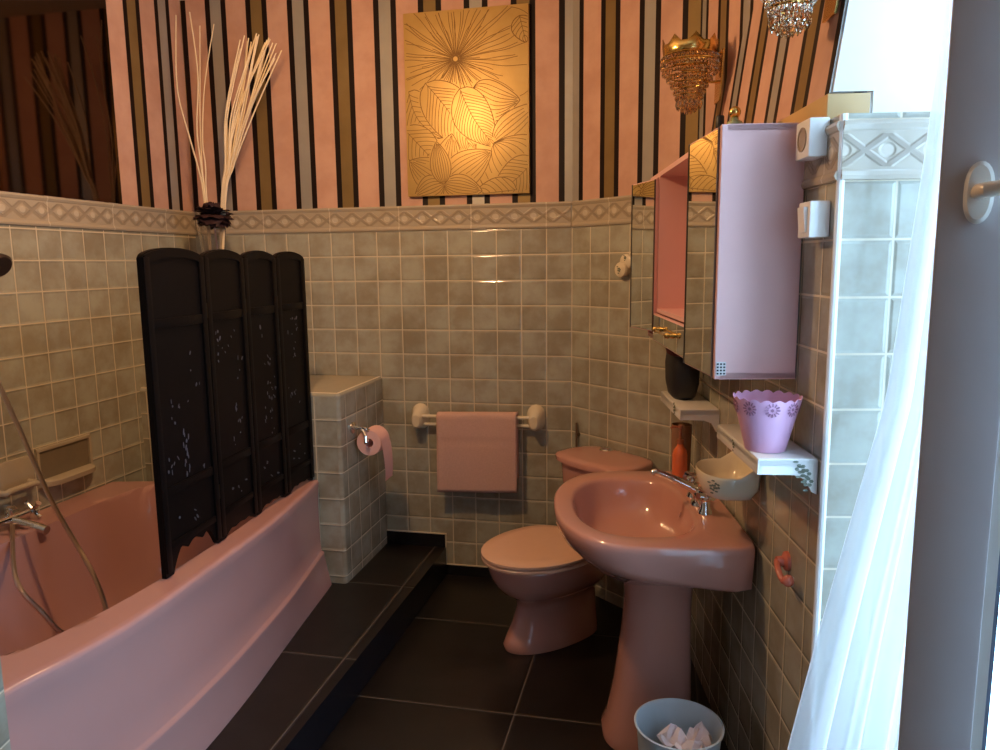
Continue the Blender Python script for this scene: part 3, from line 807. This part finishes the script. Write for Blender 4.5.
# ---------------------------------------------------------------- toilet
TF = lambda t, o, z: DF(.362+t, o, z)
wc = thing('toilet', 'pink toilet with closed pale lid against the slanting wall', 'toilet', DF(.335, .45, 0))
def egg(z, o0, o1, hw, n=40):
    """outline in the toilet's frame: back end at o0 (squarer), front at o1"""
    om = o0 + (o1-o0)*.45; P = []; sh = -.024*max(0, min(1, (.30-z)/.12))
    if z < .22: hw *= .92
    for k in range(n):
        an = 2*PI*k/n; c, s_ = math.cos(an), math.sin(an)
        if c >= 0: t = hw*s_; o = om + (o1-om)*c
        else:
            q = 2.8; rr_ = (abs(c)**q + abs(s_)**q)**(-1/q)
            t = hw*s_*rr_; o = om + (om-o0)*c*rr_
        P.append(TF(t+sh, o, z))
    return P
mb = MB()
mb.loft([egg(.001,.20,.680,.138), egg(.02,.20,.686,.138), egg(.05,.20,.672,.128), egg(.12,.20,.635,.110), egg(.18,.20,.615,.102), egg(.215,.20,.625,.108), egg(.24,.20,.655,.130), egg(.27,.20,.700,.160), egg(.31,.20,.735,.186), egg(.355,.20,.756,.202), egg(.395,.20,.768,.209), egg(.403,.205,.762,.205),
         egg(.400,.30,.71,.15), egg(.34,.32,.68,.12), egg(.26,.36,.60,.06)])
mb.build('bowl', M_pink, wc, angle=50)
mb = MB(); mb.loft([egg(.406,.285,.775,.212), egg(.410,.28,.785,.219), egg(.420,.28,.787,.220), egg(.426,.285,.78,.215)]); mb.build('seat', M_seat, wc, angle=50)
mb = MB(); mb.loft([egg(.4285,.285,.78,.214), egg(.432,.28,.788,.220), egg(.442,.28,.788,.220), egg(.4475,.29,.775,.212), egg(.4495,.32,.72,.17), egg(.450,.40,.62,.08)]); mb.build('lid', M_seat, wc, angle=50)
for t in (-.08,.08):
    mb = MB(); mb.tube([TF(t-.022,.277,.436), TF(t+.022,.277,.436)], .011, 10); mb.build('lid_hinge', M_seat, wc)
def tank(z, hw, o0, o1, n=48, bow=.03):
    P = []
    for k in range(n):
        an = 2*PI*k/n; q = 5; c, s_ = math.cos(an), math.sin(an); r_ = (abs(c)**q+abs(s_)**q)**(-1/q)
        t = hw*s_*r_; o = (o0+o1)/2 + (o1-o0)/2*c*r_
        if c > 0: o += bow*(1-(t/hw)**2)*c
        else: t *= 1 - .12*abs(c*r_)
        P.append(TF(t+.012, o-.012, z))
    return P
mb = MB(); mb.loft([tank(.385,.165,.05,.24), tank(.41,.178,.045,.25), tank(.60,.195,.045,.262), tank(.738,.205,.045,.268)]); mb.build('cistern', M_pink, wc, angle=50)
mb = MB(); mb.loft([tank(.7385,.214,.030,.275), tank(.745,.226,.022,.287), tank(.765,.228,.020,.290), tank(.775,.220,.026,.282), tank(.780,.19,.05,.25), tank(.783,.10,.10,.19, bow=.01)]); mb.build('cistern_lid', M_pink, wc, angle=50)
mb = MB(); bc = TF(-.035,.085,.781); mb.lathe(bc, [(.032,0),(.033,.006),(.028,.011),(.020,.011),(.020,.017),(.012,.020)], 24); mb.build('flush_button', M_chrome, wc)
vv = thing('water_pipe', 'thin chrome pipe rising on the wall behind the cistern', 'pipe', DF(.055,.02,.70))
mb = MB(); mb.tube([DF(.055,.018,.62), DF(.055,.018,.86)], .0055, 8); mb.tube([DF(.055,.0,.80), DF(.055,.018,.80)], .009, 8); mb.build('pipe', plain('dull_metal', (.2,.14,.09), .4, .6), vv)

# ---------------------------------------------------------------- washbasin
wbn = thing('washbasin', 'pink pedestal washbasin on the right wall under the cabinet', 'washbasin', RF(.64,.28,0))
S0, OC = .640, .300
def outline(f, z, drop=None, oc=OC, hs_=.413, ho=.286, n=72):
    P = []
    for k in range(n):
        an = 2*PI*k/n; c, s_ = math.cos(an), math.sin(an)
        q = 2.35 if c > 0 else 16
        r_ = (abs(c)**q + abs(s_)**q)**(-1/q)
        s = hs_*s_*r_*f; o = oc + ho*c*r_*(f)
        if c < 0: o = oc - (oc-.006)*abs(c)*r_*(f)
        P.append(RF(S0+s, max(o,.006), z))
    return P
def bowl(f, z, n=72, c0=.328, ro=.190, rs=.305, q=2.3):
    P = []
    for k in range(n):
        an = 2*PI*k/n; c, s_ = math.cos(an), math.sin(an)
        qq = q if c > 0 else 3.2
        r_ = (abs(c)**qq + abs(s_)**qq)**(-1/qq)
        P.append(RF(S0 + rs*s_*r_*f, c0 + ro*c*r_*f, z))
    return P
def under(f, z, sag):
    """underside ring: deeper near the wall"""
    return [p for p in outline(f, z)]
def ring_under(f, zf, zw):
    P = []
    for p in outline(f, 0):
        o = (p - DC).dot(-NR); g = min(1, max(0, (o-.02)/.5))
        P.append(V((p.x, p.y, zw + (zf-zw)*g**1.2)))
    return P
mb = MB()
rings = [ring_under(.40,.60,.60), ring_under(.62,.655,.63), ring_under(.80,.705,.655), ring_under(.93,.745,.672), ring_under(.985,.775,.690), ring_under(1.0,.800,.80), outline(.998,.814), outline(.985,.8215), outline(.965,.8235), ]
rings += [bowl(1.06,.8225), bowl(1.02,.818), bowl(.99,.808), bowl(.95,.775), bowl(.88,.730), bowl(.76,.695), bowl(.58,.672), bowl(.35,.660), bowl(.10,.655)]
mb.loft(rings); mb.build('basin', M_pink, wbn, angle=60)
mb = MB(); mb.lathe(RF(S0,.325,.656), [(.030,0),(.030,.004),(.018,.006),(.006,.004)], 20); mb.build('drain', M_chrome, wbn)
mb = MB(); mb.lathe(RF(S0-.02,.152,.775), [(.010,0),(.010,.003),(.004,.003)], 14, -NR*.9+Z*.4); mb.build('overflow', M_chrome, wbn)
def ped(z, hs_, o0, o1, n=40, s0=S0):
    P = []; o0 -= .018; o1 -= .018; s0 += .04
    for k in range(n):
        an = 2*PI*k/n; c, s_ = math.cos(an), math.sin(an); q = 2.4 if c > 0 else 4; r_ = (abs(c)**q+abs(s_)**q)**(-1/q)
        P.append(RF(s0 + hs_*s_*r_, (o0+o1)/2 + (o1-o0)/2*c*r_, z))
    return P
mb = MB(); mb.loft([ped(.001,.145,.14,.435), ped(.03,.145,.14,.437), ped(.06,.136,.14,.420), ped(.20,.122,.14,.395), ped(.38,.110,.145,.372), ped(.52,.104,.145,.362), ped(.60,.108,.14,.372), ped(.645,.118,.14,.39)]); mb.build('pedestal', M_pink, wbn, angle=50)

# mixer tap
tp = thing('basin_mixer', 'chrome basin mixer with two handles and a long spout', 'tap', RF(.65,.095,.823))
TZ = .8235
mb = MB(); mb.tube([RF(.555,.095,TZ+.024), RF(.745,.095,TZ+.024)], .017, 12); mb.lathe(RF(.65,.095,TZ), [(.030,0),(.028,.01),(.020,.02),(.019,.045),(.014,.055)], 18)
for s_ in (.56,.74): mb.lathe(RF(s_,.095,TZ), [(.024,0),(.022,.008),(.016,.018),(.015,.045)], 16)
mb.build('body', M_chrome, tp)
mb = MB(); mb.tube(bez([RF(.65,.10,TZ+.045), RF(.645,.13,TZ+.062), RF(.635,.19,TZ+.088), RF(.625,.235,TZ+.105), RF(.623,.25,TZ+.100)], 8), [.014]*16+[.012]*16+[.013], 12)
mb.build('spout', M_chrome, tp)
for s_ in (.545,.755):
    mb = MB(); c = RF(s_,.095,TZ+.045); mb.lathe(c, [(.014,0),(.018,.006),(.012,.016),(.012,.026)], 14)
    for q in range(4):
        an = q*PI/2+.4; d = V((math.cos(an), math.sin(an), 0)); mb.tube([c+Z*.020, c+Z*.021+d*.024, c+Z*.021+d*.034], [.008,.008,.012], 8)
    mb.build('cross_handle', M_chrome, tp)
# soap pump bottle
sb = RF(.315,.095,.8245)
sp = thing('soap_dispenser', 'orange liquid soap pump bottle on the back of the washbasin', 'soap bottle', sb)
mb = MB(); mb.lathe(sb, [(.026,0),(.029,.004),(.029,.085),(.024,.105),(.013,.118),(.012,.128)], 20); mb.build('bottle', M_orange, sp)
mb = MB(); mb.lathe(sb+Z*.128, [(.014,0),(.014,.016),(.006,.018),(.005,.060),(.010,.062),(.010,.072)], 14); mb.tube([sb+Z*.193, sb+Z*.194-NR*.03, sb+Z*.188-NR*.038], [.005,.0045,.004], 8); mb.build('pump', plain('brown_orange_plastic', (.34,.11,.05), .3), sp)
t2 = RF(.235,.075,.8245)
tb = thing('tumbler', 'tall brown tumbler behind the orange soap bottle', 'tumbler', t2)
mb = MB(); mb.lathe(t2, [(.034,0),(.036,.004),(.040,.185),(.038,.186),(.033,.01)], 24); mb.build('cup', plain('brown_smoked_plastic', (.30,.16,.09), .2), tb)

# wall soap dish (bowl)
bd = thing('ceramic_bowl', 'cream ceramic soap bowl with painted flowers on the wall below the shelf', 'soap dish', RF(.93,.09,.96))
mb = MB()
def bring(sc, z, tilt=0):
    c0 = .085; P = []
    for k in range(36):
        an = 2*PI*k/36; c, s_ = math.cos(an), math.sin(an); q = 2.2 if c > 0 else 7; r_ = (abs(c)**q+abs(s_)**q)**(-1/q)
        o = c0 + .083*c*r_*sc
        P.append(RF(.93 + .118*s_*r_*sc, o, z + (tilt*max(0, (-c*r_-.2)) )))
    return P
mb.loft([bring(.45,.945), bring(.75,.955), bring(.93,.985), bring(1.0,1.02,.05), bring(.97,1.027,.055), bring(.90,1.02,.05), bring(.80,.99,.02), bring(.55,.968), bring(.2,.963)])
mb.build('bowl', M_cer, bd, angle=50)
def blossoms(parent, fn, spots, r=.010):
    mb = MB()
    for (u, v) in spots:
        for k in range(5):
            an = 2*PI*k/5 + u*40; c = (u + r*.8*math.cos(an), v + r*.8*math.sin(an))
            mb.prism([fn(c[0]+r*.55*math.cos(2*PI*q/6), c[1]+r*.42*math.sin(2*PI*q/6), .0008) for q in range(6)], fn(0,0,.0015)-fn(0,0,.0008))
        for k in range(2):
            an = 2.2+k*2.3; c = (u + r*2*math.cos(an), v + r*2*math.sin(an))
            mb.prism([fn(c[0]+r*.7*math.cos(2*PI*q/6), c[1]+r*.3*math.sin(2*PI*q/6), .0008) for q in range(6)], fn(0,0,.0015)-fn(0,0,.0008))
    mb.build('painted_flowers', M_flowers, parent, smooth=False)
# blossoms wrap the near front of the bowl
cn = RF(.93+.095,.085+.056,.998); nn = (-DR*.62 - NR*.75 - Z*.2).normalized(); tt = Z.cross(nn).normalized(); uu_ = nn.cross(tt)
blossoms(bd, lambda u, v, d: cn + tt*u + uu_*v + nn*(d+.004), [(0,0),(.016,.008)], .009)

# ceramic shelves
def shelf(u0, u1, zt, name, label, dep=.14):
    sh = thing(name, label, 'shelf', RF((u0+u1)/2, .07, zt))
    mb = MB(); mb.box(RF, u0, u1, .002, dep, zt-.024, zt, bev=.005)
    mb.box(RF, u0, u1, dep-.014, dep, zt-.040, zt-.004, bev=.004)
    mb.build('board', M_cer_white, sh)
    for ue in (u0, u1-.016):
        P = [(.002, zt-.004), (dep-.002, zt-.004), (dep, zt-.038), (.055, zt-.040), (.030, zt-.050), (.014, zt-.080), (.002, zt-.086)]
        mb = MB(); mb.prism([RF(ue, w, z) for w, z in P], -DR*.016); mb.build('bracket', M_cer_white, sh, angle=40)
    return sh
s1 = shelf(1.04, 1.42, 1.186, 'ceramic_shelf', 'white ceramic wall shelf carrying the lilac pot under the cabinet')
blossoms(s1, lambda u, v, d: RF(1.4205+d, .030-u, 1.150+v), [(0,0),(-.012,.012),(.006,-.02)], .010)
blossoms(s1, lambda u, v, d: RF(1.24+u, .141+d, 1.168+v), [(-.02,0)], .007)
s2 = shelf(.13, .52, 1.125, 'ceramic_shelf', 'white ceramic wall shelf carrying the dark pouch near the corner')
blossoms(s2, lambda u, v, d: RF(.42+u, .141+d, 1.107+v), [(0,0),(.012,.006)], .010)
# pot
pc = RF(1.330, .096, 1.187)
po = thing('plant_pot', 'lilac pot with a scalloped openwork rim on the ceramic shelf', 'pot', pc)
mb = MB(); n = 96; R0, R1, HH = .047, .080, .132
rings = []
for z, inn in [(0,0),(.03,0),(.09,0),(.115,0),(1,0),(1,1),(.115,1),(.04,1)]:
    ring = []
    for k in range(n):
        an = 2*PI*k/n
        zt = HH - .007 + .007*abs(math.sin(an*9)) if z == 1 else z
        r_ = R0 + (R1-R0)*zt/HH - (.0016 if inn else 0)
        ring.append(pc + V((math.cos(an)*r_, math.sin(an)*r_, zt)))
    rings.append(ring)
mb.loft(rings); mb.build('pot_body', M_pot, po, angle=50)
mb = MB()
for k in range(9):
    an = 2*PI*(k+.5)/9; zc = .108; rc_ = R0+(R1-R0)*zc/HH + .0008
    d = V((math.cos(an), math.sin(an), 0)); t_ = V((-d.y, d.x, 0)); up = (Z + d*.17).normalized(); c = pc + d*rc_ + Z*zc
    for q in range(12):
        b_ = 2*PI*q/12; e = t_*math.cos(b_) + up*math.sin(b_); f_ = d.cross(e).normalized()*.0013
        mb.prism([c+e*.0090-f_*1.3, c+e*.0175-f_*1.1, c+e*.0175+f_*1.1, c+e*.0090+f_*1.3], d*.0008)
    mb.prism([c + (t_*math.cos(2*PI*q/8) + up*math.sin(2*PI*q/8))*.0040 for q in range(8)], d*.0008)
mb.build('cut_out_rosettes', M_pot_dark, po, smooth=False)
# pouch on the far shelf
qc = RF(.265,.085,1.1255)
pu = thing('toiletry_pouch', 'black and burgundy toiletry pouch standing on the far ceramic shelf', 'pouch', qc)
def pr(z, hs_, ho, n=32, q=3):
    P = []
    for k in range(n):
        an = 2*PI*k/n; c, s_ = math.cos(an), math.sin(an); r_ = (abs(c)**q+abs(s_)**q)**(-1/q)
        P.append(qc + (-DR)*(hs_*s_*r_) + (-NR)*(ho*c*r_) + Z*z)
    return P
mb = MB(); mb.loft([pr(0,.070,.036), pr(.012,.090,.046), pr(.06,.105,.056), pr(.13,.108,.058), pr(.165,.100,.054)]); mb.build('body', M_black, pu, angle=60)
mb = MB(); mb.loft([pr(.1655,.099,.053), pr(.18,.104,.058), pr(.205,.098,.055), pr(.217,.075,.042), pr(.221,.03,.02)]); mb.build('top', M_burg, pu, angle=60)

# ---------------------------------------------------------------- mirror cabinet
M_edge = plain('dark_metal_edge', (.12,.11,.10), .3, .7)
CZ0, CZ1, CD = 1.345, 1.962, .190
cab = thing('mirror_cabinet', 'pink wall cabinet with mirrored doors and an open niche', 'cabinet', RF(.55,.1,CZ0))
def far_u(w): return -.02 - 1.17*(w-.0) if True else 0
tk = .016
mb = MB()
def plate(z0, z1):
    P = [(1.25,.004), (1.25,CD), (.085,CD), (.085,.004)]
    mb.prism([RF(u, w, z0) for u, w in P], Z*(z1-z0))
plate(CZ0, CZ0+tk); plate(CZ1-tk, CZ1)
mb.box(RF, 1.25-tk, 1.25, .004, CD+.014, CZ0, CZ1, bev=.002)
mb.box(RF, .93, .93+tk, .012, CD, CZ0+tk, CZ1-tk); mb.box(RF, .30-tk, .30, .012, CD, CZ0+tk, CZ1-tk)
mb.box(RF, .10, 1.25-tk, .004, .012, CZ0+tk, CZ1-tk)
mb.box(RF, .085, .101, .004, CD, CZ0+tk, CZ1-tk)
mb.box(RF, .30, .93, .012, CD, 1.452, 1.466)
mb.build('carcass', M_cab, cab, smooth=False)
def mdoor(u0, u1, hinge, deg, z0=CZ0+.002, z1=CZ1-.002):
    """a mirrored door standing ajar by deg about its hinge edge"""
    a_ = math.radians(deg); sg = 1 if hinge == u0 else -1
    hu = RF(hinge, CD+.001, 0); du = (-DR)*math.cos(a_)*sg + (-NR)*math.sin(a_); dw = (-NR)*math.cos(a_) + DR*math.sin(a_)*sg
    F = Fr(hu, du, dw); L = abs(u1-u0)
    mb = MB(); mb.box(F, 0, L, 0, .013, z0, z1, bev=.0015); d = mb.build('door', M_cab, cab)
    mb = MB(); mb.box(F, .004, L-.004, .0132, .0160, z0+.004, z1-.004); mb.build('mirror_glass', M_mirror, d, smooth=False)
    for uu in (.0005, L-.0035):
        mb = MB(); mb.box(F, uu, uu+.003, .0132, .018, z0+.002, z1-.002)
        mb.build('edge_profile', M_edge, d, smooth=False)
mdoor(.960, 1.232, 1.232, 3.2); mdoor(.090, .298, .298, 16, 1.380, 1.938)
mb = MB(); mb.box(RF, .303, .928, CD+.0005, CD+.013, CZ0+.004, 1.448, bev=.0015); dr = mb.build('drawer', M_cab, cab)
mb = MB(); mb.box(RF, .308, .923, CD+.0132, CD+.0155, CZ0+.008, 1.444); mb.build('mirror_glass', M_mirror, dr, smooth=False)
mb = MB()
for uu in (.46,.70): mb.lathe(RF(uu, CD+.0155, 1.402), [(.010,0),(.008,.006),(.006,.012),(.010,.018),(.006,.024)], 12, -NR)
mb.tube([RF(.46,CD+.034,1.402), RF(.58,CD+.038,1.400), RF(.70,CD+.034,1.402)], .0045, 8)
for uu in (.46,.70): mb.ball(RF(uu, CD+.034, 1.402), .010)
mb.build('handle', M_brass, dr)
mb = MB(); mb.box(RF, 1.2502, 1.2515, CD-.014, CD+.010, CZ0+.010, CZ0+.044); hg = mb.build('hinge_plate', plain('pale_metal_plate', (.62,.58,.56), .4, .3), cab, smooth=False)
mb = MB()
for i in range(3):
    for j in range(4): mb.box(RF, 1.2517, 1.2522, CD-.012+.008*i, CD-.007+.008*i, CZ0+.0125+.008*j, CZ0+.017+.008*j)
mb.build('slot', M_black, hg, smooth=False)

# bottles on the cabinet
b1 = RF(1.02,.115,CZ1+.001)
pb = thing('perfume_bottle', 'squat green perfume bottle with a round gold stopper on the cabinet', 'bottle', b1)
mb = MB(); mb.lathe(b1, [(.022,0),(.024,.004),(.024,.034),(.019,.044),(.010,.048),(.010,.054)], 20); mb.build('body', M_greenglass, pb)
mb = MB(); mb.ball(b1+Z*.068, .016, 14, 9); mb.build('stopper', M_brass, pb)
b2 = RF(.86,.115,CZ1+.001)
pb2 = thing('perfume_bottle', 'small clear perfume bottle with a dark cap on the cabinet', 'bottle', b2)
mb = MB(); mb.lathe(b2, [(.024,0),(.026,.004),(.026,.040),(.018,.052),(.009,.056)], 20); mb.build('body', M_glass, pb2)
mb = MB(); mb.lathe(b2+Z*.0565, [(.011,0),(.012,.003),(.012,.030),(.010,.033)], 16); mb.build('cap', M_black, pb2)

# ---------------------------------------------------------------- socket and switch boxes on the right wall
def ebox(u0, u1, z0, z1, name, label, cat):
    e = thing(name, label, cat, RF((u0+u1)/2, 0, (z0+z1)/2))
    mb = MB(); mb.box(RF, u0, u1, .001, .046, z0, z1, bev=.004); mb.build('housing', M_handle, e)
    return e
e = ebox(1.300, 1.385, 1.866, 1.950, 'wall_socket', 'white surface socket box, the upper of two beside the cabinet', 'socket')
c = RF(1.3425,.0462,1.908)
mb = MB(); mb.loft([[c - NR*h + (-DR)*(r_*math.cos(2*PI*k/24)) + Z*(r_*math.sin(2*PI*k/24)) for k in range(24)] for r_, h in ((.027,0),(.027,.002),(.022,.002),(.022,.0006),(.001,.0006))]); mb.build('socket_hole', plain('shaded_socket_plastic', (.34,.26,.17), .4), e)
e = ebox(1.340, 1.412, 1.688, 1.768, 'light_switch', 'white surface switch box, the lower of two beside the cabinet', 'switch')
mb = MB(); mb.prism([RF(1.356, w, z) for w, z in ((.0462,1.700),(.0495,1.700),(.0545,1.756),(.0462,1.756))], -DR*.040); mb.build('rocker', M_handle, e)

# ---------------------------------------------------------------- hooks
kn = thing('ceramic_hook', 'round cream ceramic double hook on the slanting wall tiles', 'hook', DF(.34,0,1.62))
mb = MB(); mb.lathe(DF(.368,0,1.640), [(.034,0),(.036,.010),(.034,.020),(.024,.026)], 24, -ND); mb.build('base', M_cer, kn)
mb = MB(); mb.lathe(DF(.352,.0,1.606), [(.030,0),(.030,.012),(.033,.020),(.036,.030),(.032,.038),(.018,.043)], 24, -ND); mb.build('knob', M_cer, kn)
blossoms(kn, lambda u, v, d: DF(.352+u, .043+d, 1.606+v), [(0,0)], .008)
blossoms(kn, lambda u, v, d: DF(.372+u, .0262+d, 1.658+v), [(0,0)], .006)
hk = thing('wall_hook', 'coral ceramic hook on the tiles beside the washbasin', 'hook', RF(1.28,0,.85))
mb = MB(); mb.lathe(RF(1.25,0,.868), [(.026,0),(.025,.008),(.014,.014),(.012,.030)], 18, -NR); mb.build('base', M_red, hk)
mb = MB(); mb.tube(bez([RF(1.25,.028,.868), RF(1.29,.038,.862), RF(1.32,.036,.848), RF(1.335,.028,.852)], 6), [.008]*13+[.010]*6, 10); mb.ball(RF(1.337,.028,.852), .015); mb.build('peg', M_red, hk)

# ---------------------------------------------------------------- crystal wall lights
def sconce(u, z0, out, label):
    sc = thing('crystal_sconce', label, 'wall light', RF(u, out, z0), 'crystal wall lights')
    def wlean(z): return (-.01-.12*u/UW_END)*(z-2.0)
    c = RF(u, out, 0)
    Hh = .25
    # gilt crown with pointed leaves
    mb = MB(); R = .094; n = 48
    def half(r_, k, n=24): an = 2*PI*(k/n); return c + (-NR)*(r_*math.cos(an)) + (-DR)*(r_*math.sin(an))
    lo = [half(R*.97, k) + Z*(z0+.178) for k in range(25)]
    mid = [half(R, k) + Z*(z0+.200) for k in range(25)]
    hi = [half(R*1.03, k) + Z*(z0+.203+.042*abs(math.cos(k*PI/3))**1.3) for k in range(25)]
    mb.loft([lo, mid, hi], False, False, False); o = mb.build('crown', M_brass, sc); o.modifiers.new('t', 'SOLIDIFY').thickness = .002
    mb = MB(); mb.prism([RF(u + x, wlean(z0+y)+.003, z0+y) for x, y in ((-.035,.03),(.035,.03),(.05,.2),(-.05,.2))], -NR*.006)
    for zz in (.195,.10): mb.tube([RF(u, wlean(z0+zz), z0+zz), RF(u, out, z0+zz)], .005, 8)
    mb.build('back_plate', M_brass, sc, smooth=False)
    mb = MB(); ring = MB()
    for i, (zz, r_) in enumerate(((.175,.096),(.152,.096),(.130,.090),(.108,.074),(.086,.060),(.064,.050),(.045,.043))):
        m = max(8, int(r_*2*PI/.0145))
        for k in range(m):
            p = half(r_, 24*(k+.5)/m); mb.ball(p + Z*(z0+zz), .0075, 6, 4, (1,1,1.15))
        ring.tube([half(r_-.001, 24*k/16) + Z*(z0+zz+.011) for k in range(17)], .0022, 5)
    o = mb.build('crystal_beads', M_crystal, sc, smooth=False); ring.build('gilt_hoop', M_brass, sc)
    mb = MB()
    for r_, m, zz in ((.040,14,.018), (.024,8,.008), (.008,3,.002)):
        for k in range(m):
            p = half(r_, 24*(k+.5)/m) + Z*(z0+zz); mb.lathe(p, [(.001,-.012),(.008,.004),(.007,.012),(.001,.026)], 6)
    mb.build('crystal_drops', M_crystal, sc, smooth=False)
sconce(.33, 2.165, .098, 'gilt crystal wall light near the slanting corner above the cabinet')
sconce(1.30, 2.150, .072, 'crystal wall light cut by the top edge of the photo')

# ---------------------------------------------------------------- bin and tissue
bc = V((.512, 2.02, 0))
bn = thing('waste_bin', 'small round grey-blue waste bin beside the pedestal', 'bin', bc)
mb = MB(); mb.lathe(bc, [(.095,.001),(.098,.006),(.122,.295),(.128,.297),(.129,.303),(.124,.3045),(.118,.296),(.094,.012),(.01,.010)], 48); mb.build('bucket', M_bin, bn, angle=50)
rows = []; rq = random.Random(11)
for i in range(13):
    row = []
    for j in range(13):
        x, y = (i/12-.5)*.15, (j/12-.5)*.13
        x2 = x*.9 + .012*math.sin(j*1.1+i*.4); y2 = y*.9 + .012*math.cos(i*1.3)
        row.append(bc + V((.022+x2, -.02+y2, .252 + .022*math.sin(i*.9+j*.5) + .016*math.cos(j*1.25-i*.6) + rq.uniform(-.004,.004))))
    rows.append(row)
mb = MB(); mb.grid(rows); ts = mb.build('tissue', plain('white_tissue', (.80,.72,.76), .9, var=.04), loc=bc+Z*.26, angle=30)
tag(ts, 'crumpled white tissue lying in the waste bin', 'tissue')

# ---------------------------------------------------------------- ceiling lamp
LP = V((-.72, 2.44, 2.50))
lm = thing('ceiling_lamp', 'round ceiling lamp over the room, above the picture', 'lamp', V((LP.x, LP.y, CEIL)))
mb = MB(); mb.lathe(V((LP.x, LP.y, CEIL)), [(.07,-.001),(.07,-.02),(.02,-.03),(.008,-.05),(.008,-.385)], 24); mb.build('rose', M_brass, lm)
mb = MB(); mb.ball(V((LP.x, LP.y, LP.z+.07)), .03, 14, 10); mb.build('bulb', M_lamp, lm)

ld = bpy.data.lights.new('lamp_light', 'POINT'); ld.energy = 56; ld.color = (1,.59,.28); ld.shadow_soft_size = .045
lo = bpy.data.objects.new('lamp_light', ld); COL.objects.link(lo); lo.location = LP
pd = bpy.data.lights.new('window_portal', 'AREA'); pd.shape = 'RECTANGLE'; pd.size = .78; pd.size_y = 2.2; pd.cycles.is_portal = True
po_ = bpy.data.objects.new('window_portal', pd); COL.objects.link(po_); po_.location = (1.115, 1.18, 1.46)
po_.rotation_euler = V((-1,0,0)).to_track_quat('-Z', 'Y').to_euler()

w = bpy.data.worlds.new('sky'); S.world = w; w.use_nodes = True
bg = w.node_tree.nodes['Background']; bg.inputs[0].default_value = (.46,.70,1.0,1); bg.inputs[1].default_value = 14.

# ---------------------------------------------------------------- camera
cam = bpy.data.cameras.new('camera'); co = bpy.data.objects.new('camera', cam); COL.objects.link(co); S.camera = co
cam.sensor_width = 36; cam.lens = 27.0; cam.clip_start = .02
th, ro_ = math.atan(111.2/750), math.atan(.0107)
fwd = V((0, math.cos(th), -math.sin(th))); r0 = V((1,0,0)); u0_ = V((0, math.sin(th), math.cos(th)))
Rr = r0*math.cos(ro_) - u0_*math.sin(ro_); Uu = u0_*math.cos(ro_) + r0*math.sin(ro_)
mt = Matrix(((Rr.x, Uu.x, -fwd.x, 0), (Rr.y, Uu.y, -fwd.y, 0), (Rr.z, Uu.z, -fwd.z, H), (0,0,0,1)))
co.matrix_world = mt

S.view_settings.view_transform = 'Standard'; S.view_settings.look = 'None'; S.view_settings.gamma = 1; S.view_settings.use_curve_mapping = False
S.view_settings.exposure = 0.
try: S.cycles.use_denoising = True
except Exception: pass
